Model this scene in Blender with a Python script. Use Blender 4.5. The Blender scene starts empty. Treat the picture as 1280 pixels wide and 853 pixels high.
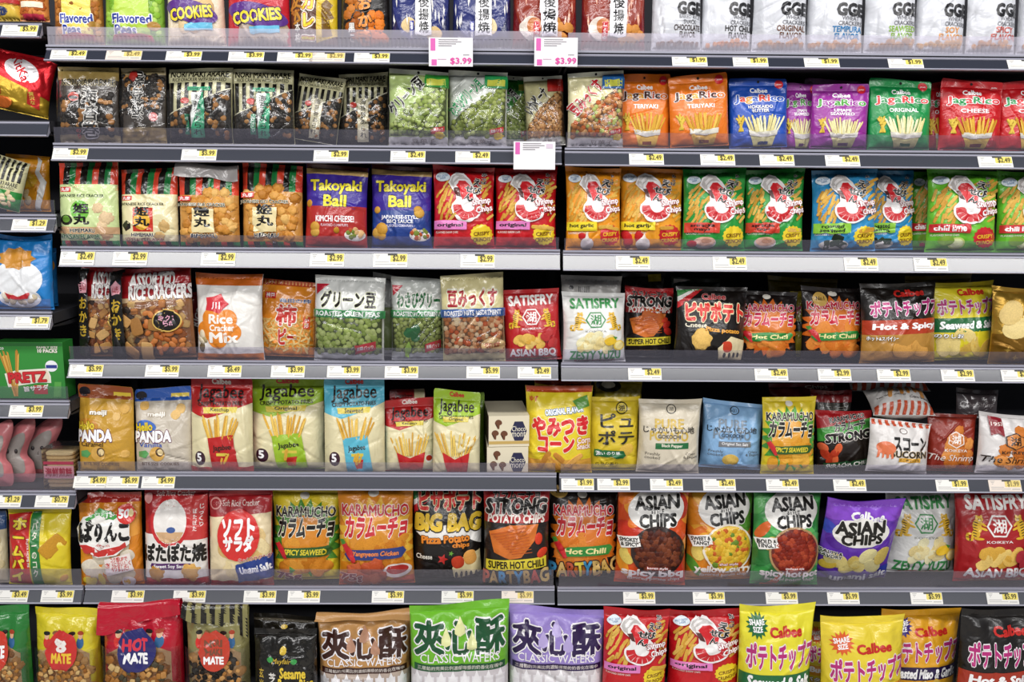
import bpy, math, random
import numpy as np
from mathutils import Matrix, Vector
from mathutils.geometry import tessellate_polygon

SC = bpy.context.scene
COL = SC.collection
PI = math.pi

# ------------------------------------------------------------------ camera
F_PX, W_PX, H_PX = 1200.0, 1280.0, 853.0
CAM = np.array([0.0, -2.4, 0.0])
YAW, PITCH, ROLL = 0.0143, 0.1705, 0.0077
_cy, _sy, _cp, _sp = math.cos(YAW), math.sin(YAW), math.cos(PITCH), math.sin(PITCH)
FW = np.array([_sy * _cp, _cy * _cp, -_sp])
_r = np.array([_cy, -_sy, 0.0])
_u = np.cross(_r, FW)
RT = math.cos(ROLL) * _r + math.sin(ROLL) * _u
UP = -math.sin(ROLL) * _r + math.cos(ROLL) * _u
cam = bpy.data.cameras.new('camera')
cam.sensor_width = 36.0
cam.lens = 36.0 * F_PX / W_PX
cam.clip_start = 0.05
camo = bpy.data.objects.new('camera', cam)
m4 = Matrix.Identity(4)
for i in range(3):
    m4[i][0], m4[i][1], m4[i][2], m4[i][3] = RT[i], UP[i], -FW[i], CAM[i]
camo.matrix_world = m4
COL.objects.link(camo)
SC.camera = camo

# ------------------------------------------------------------------ light of the shop
world = bpy.data.worlds.new('shop_surroundings')
SC.world = world
world.use_nodes = True
bg = world.node_tree.nodes['Background']
bg.inputs[0].default_value = (0.86, 0.9, 1.0, 1)
bg.inputs[1].default_value = 0.22


def area(name, loc, aim, sx, sy, power, col=(1, 1, 1)):
    l = bpy.data.lights.new(name, 'AREA')
    l.shape = 'RECTANGLE'
    l.size, l.size_y, l.energy, l.color = sx, sy, power, col
    o = bpy.data.objects.new(name, l)
    o.location = loc
    o.rotation_euler = (Vector(aim) - Vector(loc)).to_track_quat('-Z', 'Y').to_euler()
    COL.objects.link(o)
    return o


area('aisle_ceiling_lamp', (0.1, -1.9, 2.0), (0.1, 0.0, -0.6), 7.0, 0.35, 130, (1, 0.98, 0.96))
area('next_aisle_ceiling_lamp', (0.1, -5.8, 2.0), (0.1, 0.0, -0.7), 11.0, 0.5, 330, (1, 0.98, 0.97))
SC.view_settings.view_transform = 'Standard'
SC.view_settings.look = 'None'
SC.view_settings.exposure = -0.3
SC.view_settings.gamma = 1.0
SC.view_settings.use_curve_mapping = False


def pix(px, py, Y):
    """the point of the vertical plane y = Y that stands at a place of the photograph"""
    d = FW * F_PX + RT * (px - W_PX / 2) - UP * (py - H_PX / 2)
    k = (Y - CAM[1]) / d[1]
    return CAM + d * k


# ------------------------------------------------------------------ materials
def lin(h):
    h = h.lstrip('#')
    v = [int(h[i:i + 2], 16) / 255 for i in (0, 2, 4)]
    return tuple((c / 12.92 if c <= 0.04045 else ((c + 0.055) / 1.055) ** 2.4) for c in v) + (1.0,)


def film_group():
    g = bpy.data.node_groups.new('film_wrinkles', 'ShaderNodeTree')
    g.interface.new_socket('Strength', in_out='INPUT', socket_type='NodeSocketFloat')
    g.interface.new_socket('Normal', in_out='OUTPUT', socket_type='NodeSocketVector')
    N, L = g.nodes, g.links
    gi, go = N.new('NodeGroupInput'), N.new('NodeGroupOutput')
    tc = N.new('ShaderNodeTexCoord')
    oi = N.new('ShaderNodeObjectInfo')
    mp = N.new('ShaderNodeVectorMath'); mp.operation = 'ADD'
    L.new(tc.outputs['Object'], mp.inputs[0])
    sc_ = N.new('ShaderNodeVectorMath'); sc_.operation = 'SCALE'
    L.new(oi.outputs['Location'], sc_.inputs[0]); sc_.inputs['Scale'].default_value = 3.7
    L.new(sc_.outputs[0], mp.inputs[1])
    vo = N.new('ShaderNodeTexVoronoi'); vo.feature = 'SMOOTH_F1'
    vo.inputs['Scale'].default_value = 30; vo.inputs['Smoothness'].default_value = 0.35
    no = N.new('ShaderNodeTexNoise')
    no.inputs['Scale'].default_value = 14; no.inputs['Detail'].default_value = 3; no.inputs['Distortion'].default_value = 1.2
    L.new(mp.outputs[0], vo.inputs['Vector']); L.new(mp.outputs[0], no.inputs['Vector'])
    ad = N.new('ShaderNodeMath'); ad.operation = 'MULTIPLY_ADD'
    L.new(vo.outputs['Distance'], ad.inputs[0]); ad.inputs[1].default_value = 0.5
    L.new(no.outputs['Fac'], ad.inputs[2])
    bu = N.new('ShaderNodeBump'); bu.inputs['Distance'].default_value = 0.012
    L.new(gi.outputs[0], bu.inputs['Strength']); L.new(ad.outputs[0], bu.inputs['Height'])
    L.new(bu.outputs[0], go.inputs[0])
    return g


FG = film_group()
MATS = {}


def mat(c, fin='film'):
    """c: hex colour; fin: film (printed foil), paper, food, plastic, metal, matte"""
    k = (c, fin)
    if k in MATS:
        return MATS[k]
    m = bpy.data.materials.new(fin + '_' + c)
    m.use_nodes = True
    nt = m.node_tree
    p = nt.nodes['Principled BSDF']
    p.inputs['Base Color'].default_value = lin(c)
    if fin in ('film', 'gloss'):
        p.inputs['Roughness'].default_value = 0.36 if fin == 'film' else 0.25
        p.inputs['Coat Weight'].default_value = 0.32 if fin == 'film' else 0.5
        p.inputs['Coat Roughness'].default_value = 0.12
        g = nt.nodes.new('ShaderNodeGroup'); g.node_tree = FG
        g.inputs[0].default_value = 0.5 if fin == 'film' else 0.6
        nt.links.new(g.outputs[0], p.inputs['Normal'])
        nt.links.new(g.outputs[0], p.inputs['Coat Normal'])
    elif fin == 'foil':
        p.inputs['Metallic'].default_value = 0.55
        p.inputs['Roughness'].default_value = 0.3
        g = nt.nodes.new('ShaderNodeGroup'); g.node_tree = FG
        g.inputs[0].default_value = 0.5
        nt.links.new(g.outputs[0], p.inputs['Normal'])
    elif fin == 'food':
        p.inputs['Roughness'].default_value = 0.42
        p.inputs['Specular IOR Level'].default_value = 0.22
        no = nt.nodes.new('ShaderNodeTexNoise'); no.inputs['Scale'].default_value = 260; no.inputs['Detail'].default_value = 3
        tc = nt.nodes.new('ShaderNodeTexCoord'); nt.links.new(tc.outputs['Object'], no.inputs['Vector'])
        mx = nt.nodes.new('ShaderNodeMix'); mx.data_type = 'RGBA'
        a = lin(c)
        mx.inputs['A'].default_value = tuple(x * 0.72 for x in a[:3]) + (1,)
        mx.inputs['B'].default_value = tuple(min(1, x * 1.22) for x in a[:3]) + (1,)
        nt.links.new(no.outputs['Fac'], mx.inputs['Factor']); nt.links.new(mx.outputs['Result'], p.inputs['Base Color'])
    elif fin == 'paper':
        p.inputs['Roughness'].default_value = 0.55
    elif fin == 'plastic':
        p.inputs['Roughness'].default_value = 0.3
    elif fin == 'rail':
        p.inputs['Roughness'].default_value = 0.3
        p.inputs['Coat Weight'].default_value = 1.0
        p.inputs['Coat IOR'].default_value = 1.6
        p.inputs['Coat Roughness'].default_value = 0.15
    elif fin == 'metal':
        p.inputs['Roughness'].default_value = 0.35
        p.inputs['Metallic'].default_value = 0.6
    else:
        p.inputs['Roughness'].default_value = 0.8
    MATS[k] = m
    return m


def clear_mat(name, tint, gloss, veil, veilcol, rough=0.1, bump=0.0):
    m = bpy.data.materials.new(name)
    m.use_nodes = True
    nt = m.node_tree
    nt.nodes.remove(nt.nodes['Principled BSDF'])
    out = nt.nodes['Material Output']
    tr = nt.nodes.new('ShaderNodeBsdfTransparent'); tr.inputs[0].default_value = lin(tint)
    di = nt.nodes.new('ShaderNodeBsdfDiffuse'); di.inputs[0].default_value = lin(veilcol)
    gl = nt.nodes.new('ShaderNodeBsdfGlossy'); gl.inputs['Roughness'].default_value = rough
    m1 = nt.nodes.new('ShaderNodeMixShader'); m1.inputs[0].default_value = veil
    m2 = nt.nodes.new('ShaderNodeMixShader')
    lw = nt.nodes.new('ShaderNodeFresnel'); lw.inputs['IOR'].default_value = 1.45
    ml = nt.nodes.new('ShaderNodeMath'); ml.operation = 'MULTIPLY'; ml.inputs[1].default_value = gloss
    nt.links.new(lw.outputs[0], ml.inputs[0]); nt.links.new(ml.outputs[0], m2.inputs[0])
    nt.links.new(tr.outputs[0], m1.inputs[1]); nt.links.new(di.outputs[0], m1.inputs[2])
    nt.links.new(m1.outputs[0], m2.inputs[1]); nt.links.new(gl.outputs[0], m2.inputs[2])
    nt.links.new(m2.outputs[0], out.inputs['Surface'])
    if bump:
        g = nt.nodes.new('ShaderNodeGroup'); g.node_tree = FG
        g.inputs[0].default_value = bump
        nt.links.new(g.outputs[0], gl.inputs['Normal']); nt.links.new(g.outputs[0], lw.inputs['Normal'])
    return m


# ------------------------------------------------------------------ mesh collecting
class MB:
    """triangles with normals and materials, linked as ONE mesh object"""

    def __init__(s):
        s.V, s.N, s.F, s.M, s.mats, s.n = [], [], [], [], [], 0

    def mi(s, m):
        if m not in s.mats:
            s.mats.append(m)
        return s.mats.index(m)

    def add(s, V, F, m, N=None):
        V = np.asarray(V, float).reshape(-1, 3); F = np.asarray(F, int).reshape(-1, 3)
        if N is None:
            N = np.zeros_like(V)
            a, b, c = V[F[:, 0]], V[F[:, 1]], V[F[:, 2]]
            fn = np.cross(b - a, c - a)
            for k in range(3):
                np.add.at(N, F[:, k], fn)
            N /= np.maximum(np.linalg.norm(N, axis=1, keepdims=True), 1e-12)
        s.V.append(V); s.N.append(N); s.F.append(F + s.n); s.n += len(V)
        s.M.append(np.full(len(F), s.mi(m)))

    def flat(s, V, F, m):
        """faces that keep their own corners (flat shading); F: polygons"""
        V = np.asarray(V, float)
        for f in F:
            k = len(f)
            s.add(V[list(f)], [(0, i, i + 1) for i in range(1, k - 1)], m)

    def box(s, a, b, m, bev=0.0):
        x0, y0, z0 = a; x1, y1, z1 = b
        V = [(x, y, z) for z in (z0, z1) for y in (y0, y1) for x in (x0, x1)]
        s.flat(V, [(0, 2, 3, 1), (4, 5, 7, 6), (0, 1, 5, 4), (2, 6, 7, 3), (0, 4, 6, 2), (1, 3, 7, 5)], m)

    def build(s, name, parent=None):
        me = bpy.data.meshes.new(name)
        V = np.concatenate(s.V); F = np.concatenate(s.F); N = np.concatenate(s.N); M = np.concatenate(s.M)
        me.vertices.add(len(V)); me.vertices.foreach_set('co', V.astype(np.float32).ravel())
        me.loops.add(len(F) * 3); me.loops.foreach_set('vertex_index', F.astype(np.int32).ravel())
        me.polygons.add(len(F))
        me.polygons.foreach_set('loop_start', np.arange(0, len(F) * 3, 3, dtype=np.int32))
        me.polygons.foreach_set('material_index', M.astype(np.int32))
        me.polygons.foreach_set('use_smooth', np.ones(len(F), dtype=bool))
        for m in s.mats:
            me.materials.append(m)
        me.update(calc_edges=True)
        me.normals_split_custom_set_from_vertices(N.astype(np.float32))
        o = bpy.data.objects.new(name, me)
        COL.objects.link(o)
        if parent is not None:
            o.parent = parent
        return o


def empty(name, loc, label, cat, group=None, rot=(0, 0, 0)):
    o = bpy.data.objects.new(name, None)
    o.empty_display_size = 0.02
    o.location = loc; o.rotation_euler = rot
    COL.objects.link(o)
    o['label'] = label; o['category'] = cat
    if group:
        o['group'] = group
    return o


# ------------------------------------------------------------------ flat shapes and lettering
TXT = {}


def glyphs(s):
    """(triangles n x 3 x 2 in em units, box)"""
    if s in TXT:
        return TXT[s]
    c = bpy.data.curves.new('t', 'FONT')
    c.body = s; c.size = 1; c.resolution_u = 2; c.align_x = 'CENTER'
    c.space_line = 1.0 if '\n' not in s else 1.06 if all(len(q) == 1 for q in s.split('\n')) else 0.86
    o = bpy.data.objects.new('t', c)
    me = o.to_mesh()
    me.calc_loop_triangles()
    v = np.array([p.co[:2] for p in me.vertices]).reshape(-1, 2)
    t = np.array([p.vertices[:] for p in me.loop_triangles], int).reshape(-1, 3)
    tri = v[t]
    o.to_mesh_clear(); bpy.data.objects.remove(o); bpy.data.curves.remove(c)
    a = np.abs(np.cross(tri[:, 1] - tri[:, 0], tri[:, 2] - tri[:, 0])) if len(tri) else np.zeros(0)
    tri = tri[a > 1e-7]
    TXT[s] = (tri, tri.reshape(-1, 2).min(0), tri.reshape(-1, 2).max(0))
    return TXT[s]


def tess(poly):
    t = tessellate_polygon([[Vector((p[0], p[1], 0)) for p in poly]])
    P = np.array(poly, float)
    return P[np.array(t, int)]


def refine(tri, L):
    """split long edges until none is longer than L; tri n x 3 x 2"""
    done = []
    for _ in range(14):
        if not len(tri):
            break
        e = np.stack([np.linalg.norm(tri[:, (k + 1) % 3] - tri[:, k], axis=1) for k in range(3)], 1)
        k = e.argmax(1); big = e.max(1) > L
        done.append(tri[~big])
        t, k = tri[big], k[big]
        i = np.arange(len(t))
        a, b, c = t[i, k], t[i, (k + 1) % 3], t[i, (k + 2) % 3]
        mid = (a + b) / 2
        tri = np.concatenate([np.stack([a, mid, c], 1), np.stack([mid, b, c], 1)])
    done.append(tri)
    return np.concatenate(done)


def ell(cx, cy, rx, ry, n=28, rot=0.0, k=1.0):
    a = np.linspace(0, 2 * PI, n, endpoint=False)
    x, y = rx * np.cos(a), ry * np.sin(a) * k
    c, s = math.cos(rot), math.sin(rot)
    return np.stack([cx + x * c - y * s, cy + x * s + y * c], 1)


def star(cx, cy, rx, ry, n, inner=0.78):
    a = np.linspace(0, 2 * PI, 2 * n, endpoint=False)
    r = np.where(np.arange(2 * n) % 2 == 0, 1.0, inner)
    return np.stack([cx + rx * r * np.cos(a), cy + ry * r * np.sin(a)], 1)


def ico(sub):
    p = (1 + 5 ** 0.5) / 2
    V = [(-1, p, 0), (1, p, 0), (-1, -p, 0), (1, -p, 0), (0, -1, p), (0, 1, p), (0, -1, -p), (0, 1, -p), (p, 0, -1), (p, 0, 1), (-p, 0, -1), (-p, 0, 1)]
    F = [(0, 11, 5), (0, 5, 1), (0, 1, 7), (0, 7, 10), (0, 10, 11), (1, 5, 9), (5, 11, 4), (11, 10, 2), (10, 7, 6), (7, 1, 8), (3, 9, 4), (3, 4, 2), (3, 2, 6), (3, 6, 8), (3, 8, 9), (4, 9, 5), (2, 4, 11), (6, 2, 10), (8, 6, 7), (9, 8, 1)]
    V = [np.array(v) / np.linalg.norm(v) for v in V]
    for _ in range(sub):
        mid, G = {}, []

        def mp(a, b):
            k = (min(a, b), max(a, b))
            if k not in mid:
                q = V[a] + V[b]; V.append(q / np.linalg.norm(q)); mid[k] = len(V) - 1
            return mid[k]
        for a, b, c in F:
            ab, bc, ca = mp(a, b), mp(b, c), mp(c, a)
            G += [(a, ab, ca), (b, bc, ab), (c, ca, bc), (ab, bc, ca)]
        F = G
    return np.array(V), np.array(F)


ICO1, ICO2 = ico(1), ico(2)


def piece(kind, rnd):
    """one bite: unit mesh, x/y in the plane of the pack, z outwards"""
    V, F = ICO1
    V = V.copy()
    if kind == 'ball':
        pass
    elif kind == 'nut':
        V = V * (1.25, 0.85, 0.8)
    elif kind == 'puff':
        V, F = ICO2; V = V.copy()
        V *= (1 + 0.16 * np.sin(V[:, 0] * 7 + rnd.random() * 6) * np.sin(V[:, 1] * 6 + rnd.random() * 6) + 0.1 * np.sin(V[:, 2] * 9))[:, None]
    elif kind == 'cube':
        V = np.sign(V) * np.abs(V) ** 0.45 * (0.85, 0.7, 0.7)
    elif kind == 'stick':
        V = np.sign(V) * np.abs(V) ** 0.5 * (1.7, 0.42, 0.45)
    elif kind == 'chip':
        V, F = ICO2; V = V.copy()
        V = V * (1.15, 0.85, 0.13)
        V[:, 2] += 0.22 * (V[:, 0] ** 2) - 0.15 * V[:, 1] ** 2
    elif kind == 'disc':
        V, F = ICO2; V = V.copy()
        V = np.sign(V) * np.abs(V) ** 0.8 * (1.0, 1.0, 0.3)
    elif kind == 'slab':
        V = np.sign(V) * np.abs(V) ** 0.35 * (1.15, 0.75, 0.3)
    return V, F


def inside(poly, P):
    x, y = P[:, 0], P[:, 1]
    r = np.zeros(len(P), bool)
    n = len(poly)
    for i in range(n):
        x0, y0 = poly[i]; x1, y1 = poly[(i + 1) % n]
        c = ((y0 > y) != (y1 > y)) & (x < (x1 - x0) * (y - y0) / (y1 - y0 + 1e-12) + x0)
        r ^= c
    return r


# ------------------------------------------------------------------ art written in percent of a pack's front: u to the right, v down
def Pg(pts, c, part=None, fin=None): return dict(k='p', pts=np.array(pts, float), c=c, part=part, fin=fin)
def Bd(v0, v1, c, part=None, fin=None, u0=0.6, u1=99.4, s=0.0): return dict(k='p', pts=np.array([(u0, v0 + s), (u1, v0 - s), (u1, v1 - s), (u0, v1 + s)], float), c=c, part=part, fin=fin)
def Rc(u0, v0, u1, v1, c, part=None, s=0.0): return dict(k='p', pts=np.array([(u0, v0 + s), (u1, v0 - s), (u1, v1 - s), (u0, v1 + s)], float), c=c, part=part, fin=None)
def El(u, v, ru, rv, c, part=None, rot=0.0): return dict(k='p', pts=ell(u, v, ru, rv, 28, rot), c=c, part=part, fin=None)
def St(u, v, ru, rv, n, c, part=None, inner=0.8): return dict(k='p', pts=star(u, v, ru, rv, n, inner), c=c, part=part, fin=None)


def T(s, u, v, w, h, c, o=None, r=0, sh=0.0, b=0.035, ow=0.07, part=None, o2=None, ow2=0.16, cols=None):
    """lettering centred at u, v in a box of w x h percent, turned r degrees, slanted sh, bolder by b em, outlined in o"""
    return dict(k='t', s=s, u=u, v=v, w=w, h=h, c=c, o=o, r=r, sh=sh, b=b, ow=ow, part=part, o2=o2, ow2=ow2, cols=cols)


def V_(s): return '\n'.join(s)


FLAT = 0.42
WINDOWED = ('peas', 'rice_crackers', 'mixed_nuts', 'peanuts')


def Fd(kind, pts, cols, size, flat=0.5, part='food_print', dens=1.0, back=None, rot=None):
    """bites filling a region; size in percent of the pack's width"""
    return dict(k='f', kind=kind, pts=np.array(pts, float), cols=cols.split(), size=size, flat=flat * (0.95 if part in WINDOWED and kind not in ('slab', 'stick') else FLAT), part=part, dens=dens, back=back, rot=rot)


def Fn(u, v, w, h, n, cols, part='food_print', th=3.2, spread=26):
    """a bunch of fries standing in a cup: base centre at u, v; w wide at the foot, h tall"""
    return dict(k='fan', u=u, v=v, w=w, h=h, n=n, cols=cols.split(), part=part, th=th, spread=spread)


def rect(u0, v0, u1, v1): return [(u0, v0), (u1, v0), (u1, v1), (u0, v1)]
def oval(u, v, ru, rv, rot=0.0): return ell(u, v, ru, rv, 24, rot)
def flatten(art):
    out = []
    for a in art:
        if isinstance(a, (list, tuple)):
            out += flatten(a)
        else:
            out.append(a)
    return out


# ------------------------------------------------------------------ a filled pack
class Pack:
    def __init__(s, W, H, Tk, kind, seed, sb=None, st=None, wr=1.0, ear=0.0, pinch=None):
        s.W, s.H, s.T, s.kind, s.wr = W, H, Tk, kind, wr
        r = random.Random(seed); s.r = r
        s.ex, s.ey, s.pz, s.skew = 2.5, 0.62, 0.38, 0.74
        s.sb, s.st, s.pinch = 0.025, 0.055, 0.055
        if kind == 'flat':
            s.ex, s.ey, s.pz, s.skew, s.pinch = 4.5, 0.55, 0.28, 0.82, 0.025
        elif kind == 'pouch':
            s.ex, s.ey, s.pz, s.skew, s.sb, s.st, s.pinch = 3.2, 0.6, 0.5, 0.6, 0.015, 0.12, 0.01
        if sb is not None: s.sb = sb
        if st is not None: s.st = st
        if pinch is not None: s.pinch = pinch
        s.ear = ear if ear else (r.uniform(0.0, 0.025) if kind == 'pillow' else 0.0)
        s.lines = [(r.random(), r.random() * 0.9, r.uniform(0, PI), r.uniform(0.15, 0.4), r.uniform(0.02, 0.035), r.choice((-1, 1)) * r.uniform(0.5, 1.3)) for _ in range(12)]
        s.k1, s.k2, s.f1, s.f2 = r.uniform(2.5, 4.5), r.uniform(2.5, 4.5), r.random() * 6, r.random() * 6
        s.sag = [r.uniform(-1, 1) for _ in range(6)]

    def outline(s, t):
        w = 1 - s.pinch * np.clip(np.sin(PI * np.clip(t, 0, 1)), 0, 1) ** 0.7
        if s.kind == 'pouch':
            e = np.clip((t - 0.955) / 0.045, 0, 1)
            w = w * (1 - 0.05 * (1 - np.sqrt(np.maximum(0, 1 - e ** 2))))
        return w

    def depth(s, u, t):
        q = np.clip(np.abs(2 * u - 1), 0, 1)
        tz = np.clip((t - s.sb) / (1 - s.sb - s.st), 0, 1)
        px = np.maximum(1 - q ** s.ex, 0) ** s.ey
        pz = np.maximum(np.sin(PI * np.clip(tz, 0, 1) ** s.skew), 0) ** s.pz
        pz = pz * (1 - 0.4 * np.clip(tz, 0, 1) ** 4)
        D = s.T * 0.55 * px * pz
        m = np.clip(px * pz * 2.0, 0, 1)
        a = 0.0062 * s.wr * (s.W / 0.16)
        D = D + a * np.sqrt(px) * (np.exp(-tz / 0.13) * np.sin(2 * PI * s.k1 * u + s.f1) + np.exp(-(1 - tz) / 0.15) * np.sin(2 * PI * s.k2 * u + s.f2)) * np.clip(np.minimum(tz, 1 - tz) * 14, 0, 1)
        asp = s.H / s.W
        for (u0, t0, an, ln, w, am) in s.lines:
            du, dt = u - u0, (t - t0) * asp
            al = du * math.cos(an) + dt * math.sin(an); ac = -du * math.sin(an) + dt * math.cos(an)
            D = D + 0.0026 * s.wr * am * np.exp(-(ac / w) ** 2 - (al / ln) ** 2) * m
        return D + 0.0008

    def P(s, u, t, side=1):
        u = np.asarray(u, float); t = np.asarray(t, float)
        x = (u - 0.5) * s.W * s.outline(t)
        z = t * s.H + s.ear * s.H * ((2 * u - 1) ** 2) * np.clip(t, 0, 1) ** 6 + 0.006 * s.wr * s.sag[0] * (2 * u - 1) * np.clip(t, 0, 1) ** 4
        d = s.depth(u, t)
        bend = 0.004 * s.wr * np.sin(u * PI * 2 + s.f1) * (np.clip(t - (1 - s.st), 0, 1) / max(s.st, 1e-3)) 
        y = (-d if side > 0 else 0.8 * d) + bend
        return np.stack([x, y, z], -1)

    def PN(s, u, t, off=0.0, side=1):
        e = 1e-3
        p = s.P(u, t, side)
        a = s.P(u + e, t, side) - s.P(u - e, t, side); b = s.P(u, t + e, side) - s.P(u, t - e, side)
        n = np.cross(a, b) * side
        n /= np.maximum(np.linalg.norm(n, axis=-1, keepdims=True), 1e-12)
        return p + n * off, n

    def grid(s, mb, u0, u1, t0, t1, nu, nt, m, side=1, off=0.0, rib=0.0):
        U, Tt = np.meshgrid(np.linspace(u0, u1, nu + 1), np.linspace(t0, t1, nt + 1))
        V, N = s.PN(U.ravel(), Tt.ravel(), off, side)
        if rib:
            V = V + N * (rib * np.sin(Tt.ravel() * s.H / 0.0034 * 2 * PI))[:, None]
        i = np.arange((nu + 1) * (nt + 1)).reshape(nt + 1, nu + 1)
        a, b, c, d = i[:-1, :-1].ravel(), i[:-1, 1:].ravel(), i[1:, 1:].ravel(), i[1:, :-1].ravel()
        F = np.concatenate([np.stack([a, b, c], 1), np.stack([a, c, d], 1)])
        if side < 0:
            F = F[:, ::-1]
        mb.add(V, F, m, N)

    def put(s, mb, tri, off, m):
        """tri n x 3 x 2 in percent (u, v) laid on the front"""
        if not len(tri):
            return
        mm = tri * np.array([s.W / 100, s.H / 100])
        mm = refine(mm, 0.0058)
        P = mm.reshape(-1, 2)
        u, t = P[:, 0] / s.W, 1 - P[:, 1] / s.H
        q, inv = np.unique(np.round(np.stack([u, t], 1), 5), axis=0, return_inverse=True)
        inv = inv.reshape(-1)
        V, N = s.PN(np.clip(q[:, 0], 0.002, 0.998), np.clip(q[:, 1], 0.0, 1.0), off)
        F = inv.reshape(-1, 3)
        a, b, c = V[F[:, 0]], V[F[:, 1]], V[F[:, 2]]
        fl = (np.cross(b - a, c - a) * N[F[:, 0]]).sum(1) < 0
        F[fl] = F[fl][:, ::-1]
        mb.add(V, F, m, N)

    def draw(s, art, get, fin='film', base_off=0.0006):
        lay = base_off + 0.0001
        asp = s.H / s.W
        tops, clus, num = [], {}, [0]
        lay0 = lay
        for a in flatten(art):
            k = a['k']
            if k in 'pf':
                q0, q1 = a['pts'].min(0), a['pts'].max(0)
            elif k == 't':
                w_, h_ = (a['w'] / 2, a['h'] / 2) if abs(a['r']) < 45 or abs(a['r']) > 135 else (a['h'] / 2 * asp, a['w'] / 2 / asp)
                q0, q1 = np.array([a['u'] - w_, a['v'] - h_]), np.array([a['u'] + w_, a['v'] + h_])
            else:
                q0, q1 = np.array([a['u'] - a['w'] / 2, a['v'] - a['h']]), np.array([a['u'] + a['w'] / 2, a['v']])
            lay = lay0
            for f0, f1, hh in tops:
                if (q0 < f1).all() and (q1 > f0).all():
                    lay = max(lay, hh)
            lay += 0.00018
            part = a['part']
            if k == 't' and not part:
                part = 'title_lettering' if a['h'] / 100 * s.H > 0.011 and a['w'] > 40 else 'small_lettering'
            if not part:
                key = 'pouch'
            else:                                  # prints of one kind that stand apart are parts of their own
                key = None
                for c in clus.get(part, ()):
                    if (q0 < c[1] + 3).all() and (q1 > c[0] - 3).all() and not (k in ('f', 'fan') and part != 'dish_print' and part != 'emblem' and part != 'rice_crackers'):
                        key = c[2]; c[0] = np.minimum(c[0], q0); c[1] = np.maximum(c[1], q1)
                        break
                if key is None:
                    num[0] += 1
                    key = f'{part}#{num[0]}'
                    clus.setdefault(part, []).append([q0, q1, key])
            rel = a['size'] / 100 * s.W * a['flat'] * (0.8 if a['size'] < 7 else 1.0) if k == 'f' else 0.0018 if k == 'fan' else 0.00065 if k == 't' else 0.0
            tops.append((q0, q1, lay + rel))
            if k == 'p':
                s.put(get(key), tess(a['pts']), lay, mat(a['c'], a['fin'] or fin))
            elif k == 't':
                tri, lo, hi = glyphs(a['s'])
                b = a['b'] * 0.7
                aw, aw2 = a['ow'] * 0.75, a['ow2'] * 0.75
                S = hi - lo
                mb = get(key)
                cs, sn = math.cos(math.radians(a['r'])), math.sin(math.radians(a['r']))

                def lay_text(rad, n, c, lay):
                    sh = [(0.0, 0.0)] + [(rad * math.cos(2 * PI * i / n), rad * math.sin(2 * PI * i / n)) for i in range(n if rad > 0 else 0)]
                    for j, (dx, dy) in enumerate(sh):
                        q = (tri + (dx, dy) - (lo + hi) / 2) / S          # -.5 .. .5
                        x = q[..., 0] * a['w'] * s.W / 100 ; y = q[..., 1] * a['h'] * s.H / 100
                        x = x + a['sh'] * y
                        xr, yr = x * cs - y * sn, x * sn + y * cs
                        t = np.stack([a['u'] + xr / s.W * 100, a['v'] - yr / s.H * 100], -1)
                        s.put(mb, t, lay + j * 0.000006, mat(c, fin))
                small = a['h'] / 100 * s.H < 0.009
                full = tri
                if a['o2']:
                    lay_text(b + aw2, 10, a['o2'], lay); lay += 0.00026
                if a['o']:
                    lay_text(b + aw, 10 if not small else 6, a['o'], lay); lay += 0.00026
                if a['cols']:
                    w0 = glyphs(a['s'][0])[1][0]
                    for i, ch in enumerate(a['s']):
                        g, gl, gh = glyphs(ch)
                        if len(g):
                            pl, ph = glyphs(a['s'][:i + 1])[1:]
                            tri = g + (lo[0] + (ph - pl)[0] - gh[0], 0)
                            lay_text(b, 6, a['cols'][i % len(a['cols'])], lay)
                else:
                    lay_text(b, 6 if not small else 3, a['c'], lay)
                lay += 0.00006
            elif k == 'f':
                mb = get(key)
                if a['back']:
                    s.put(mb, tess(a['pts']), lay, mat(a['back'], fin))
                r = random.Random(len(a['pts']) + s.r.randint(0, 9999))
                sz = a['size'] / 100 * s.W
                poly = a['pts'] * np.array([s.W / 100, s.H / 100])
                lo, hi = poly.min(0), poly.max(0)
                st = sz * 1.66 / math.sqrt(a['dens'])
                G = []
                row = 0
                y = lo[1]
                while y < hi[1] + st:
                    x = lo[0] + (row % 2) * st / 2
                    while x < hi[0] + st:
                        G.append((x + r.uniform(-.3, .3) * st, y + r.uniform(-.3, .3) * st)); x += st
                    y += st * 0.86; row += 1
                G = np.array(G)
                if a['dens'] < 0:
                    continue
                G = G[inside(poly, G)] if len(G) else G
                if len(G):
                    G = G[(G[:, 0] > sz * 1.05) & (G[:, 0] < s.W - sz * 1.05) & (G[:, 1] < s.H * (1 - s.sb) - sz)]
                bym = {}
                for (x, y) in G:
                    bym.setdefault(r.choice(a['cols']), []).append((x, y))
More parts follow.
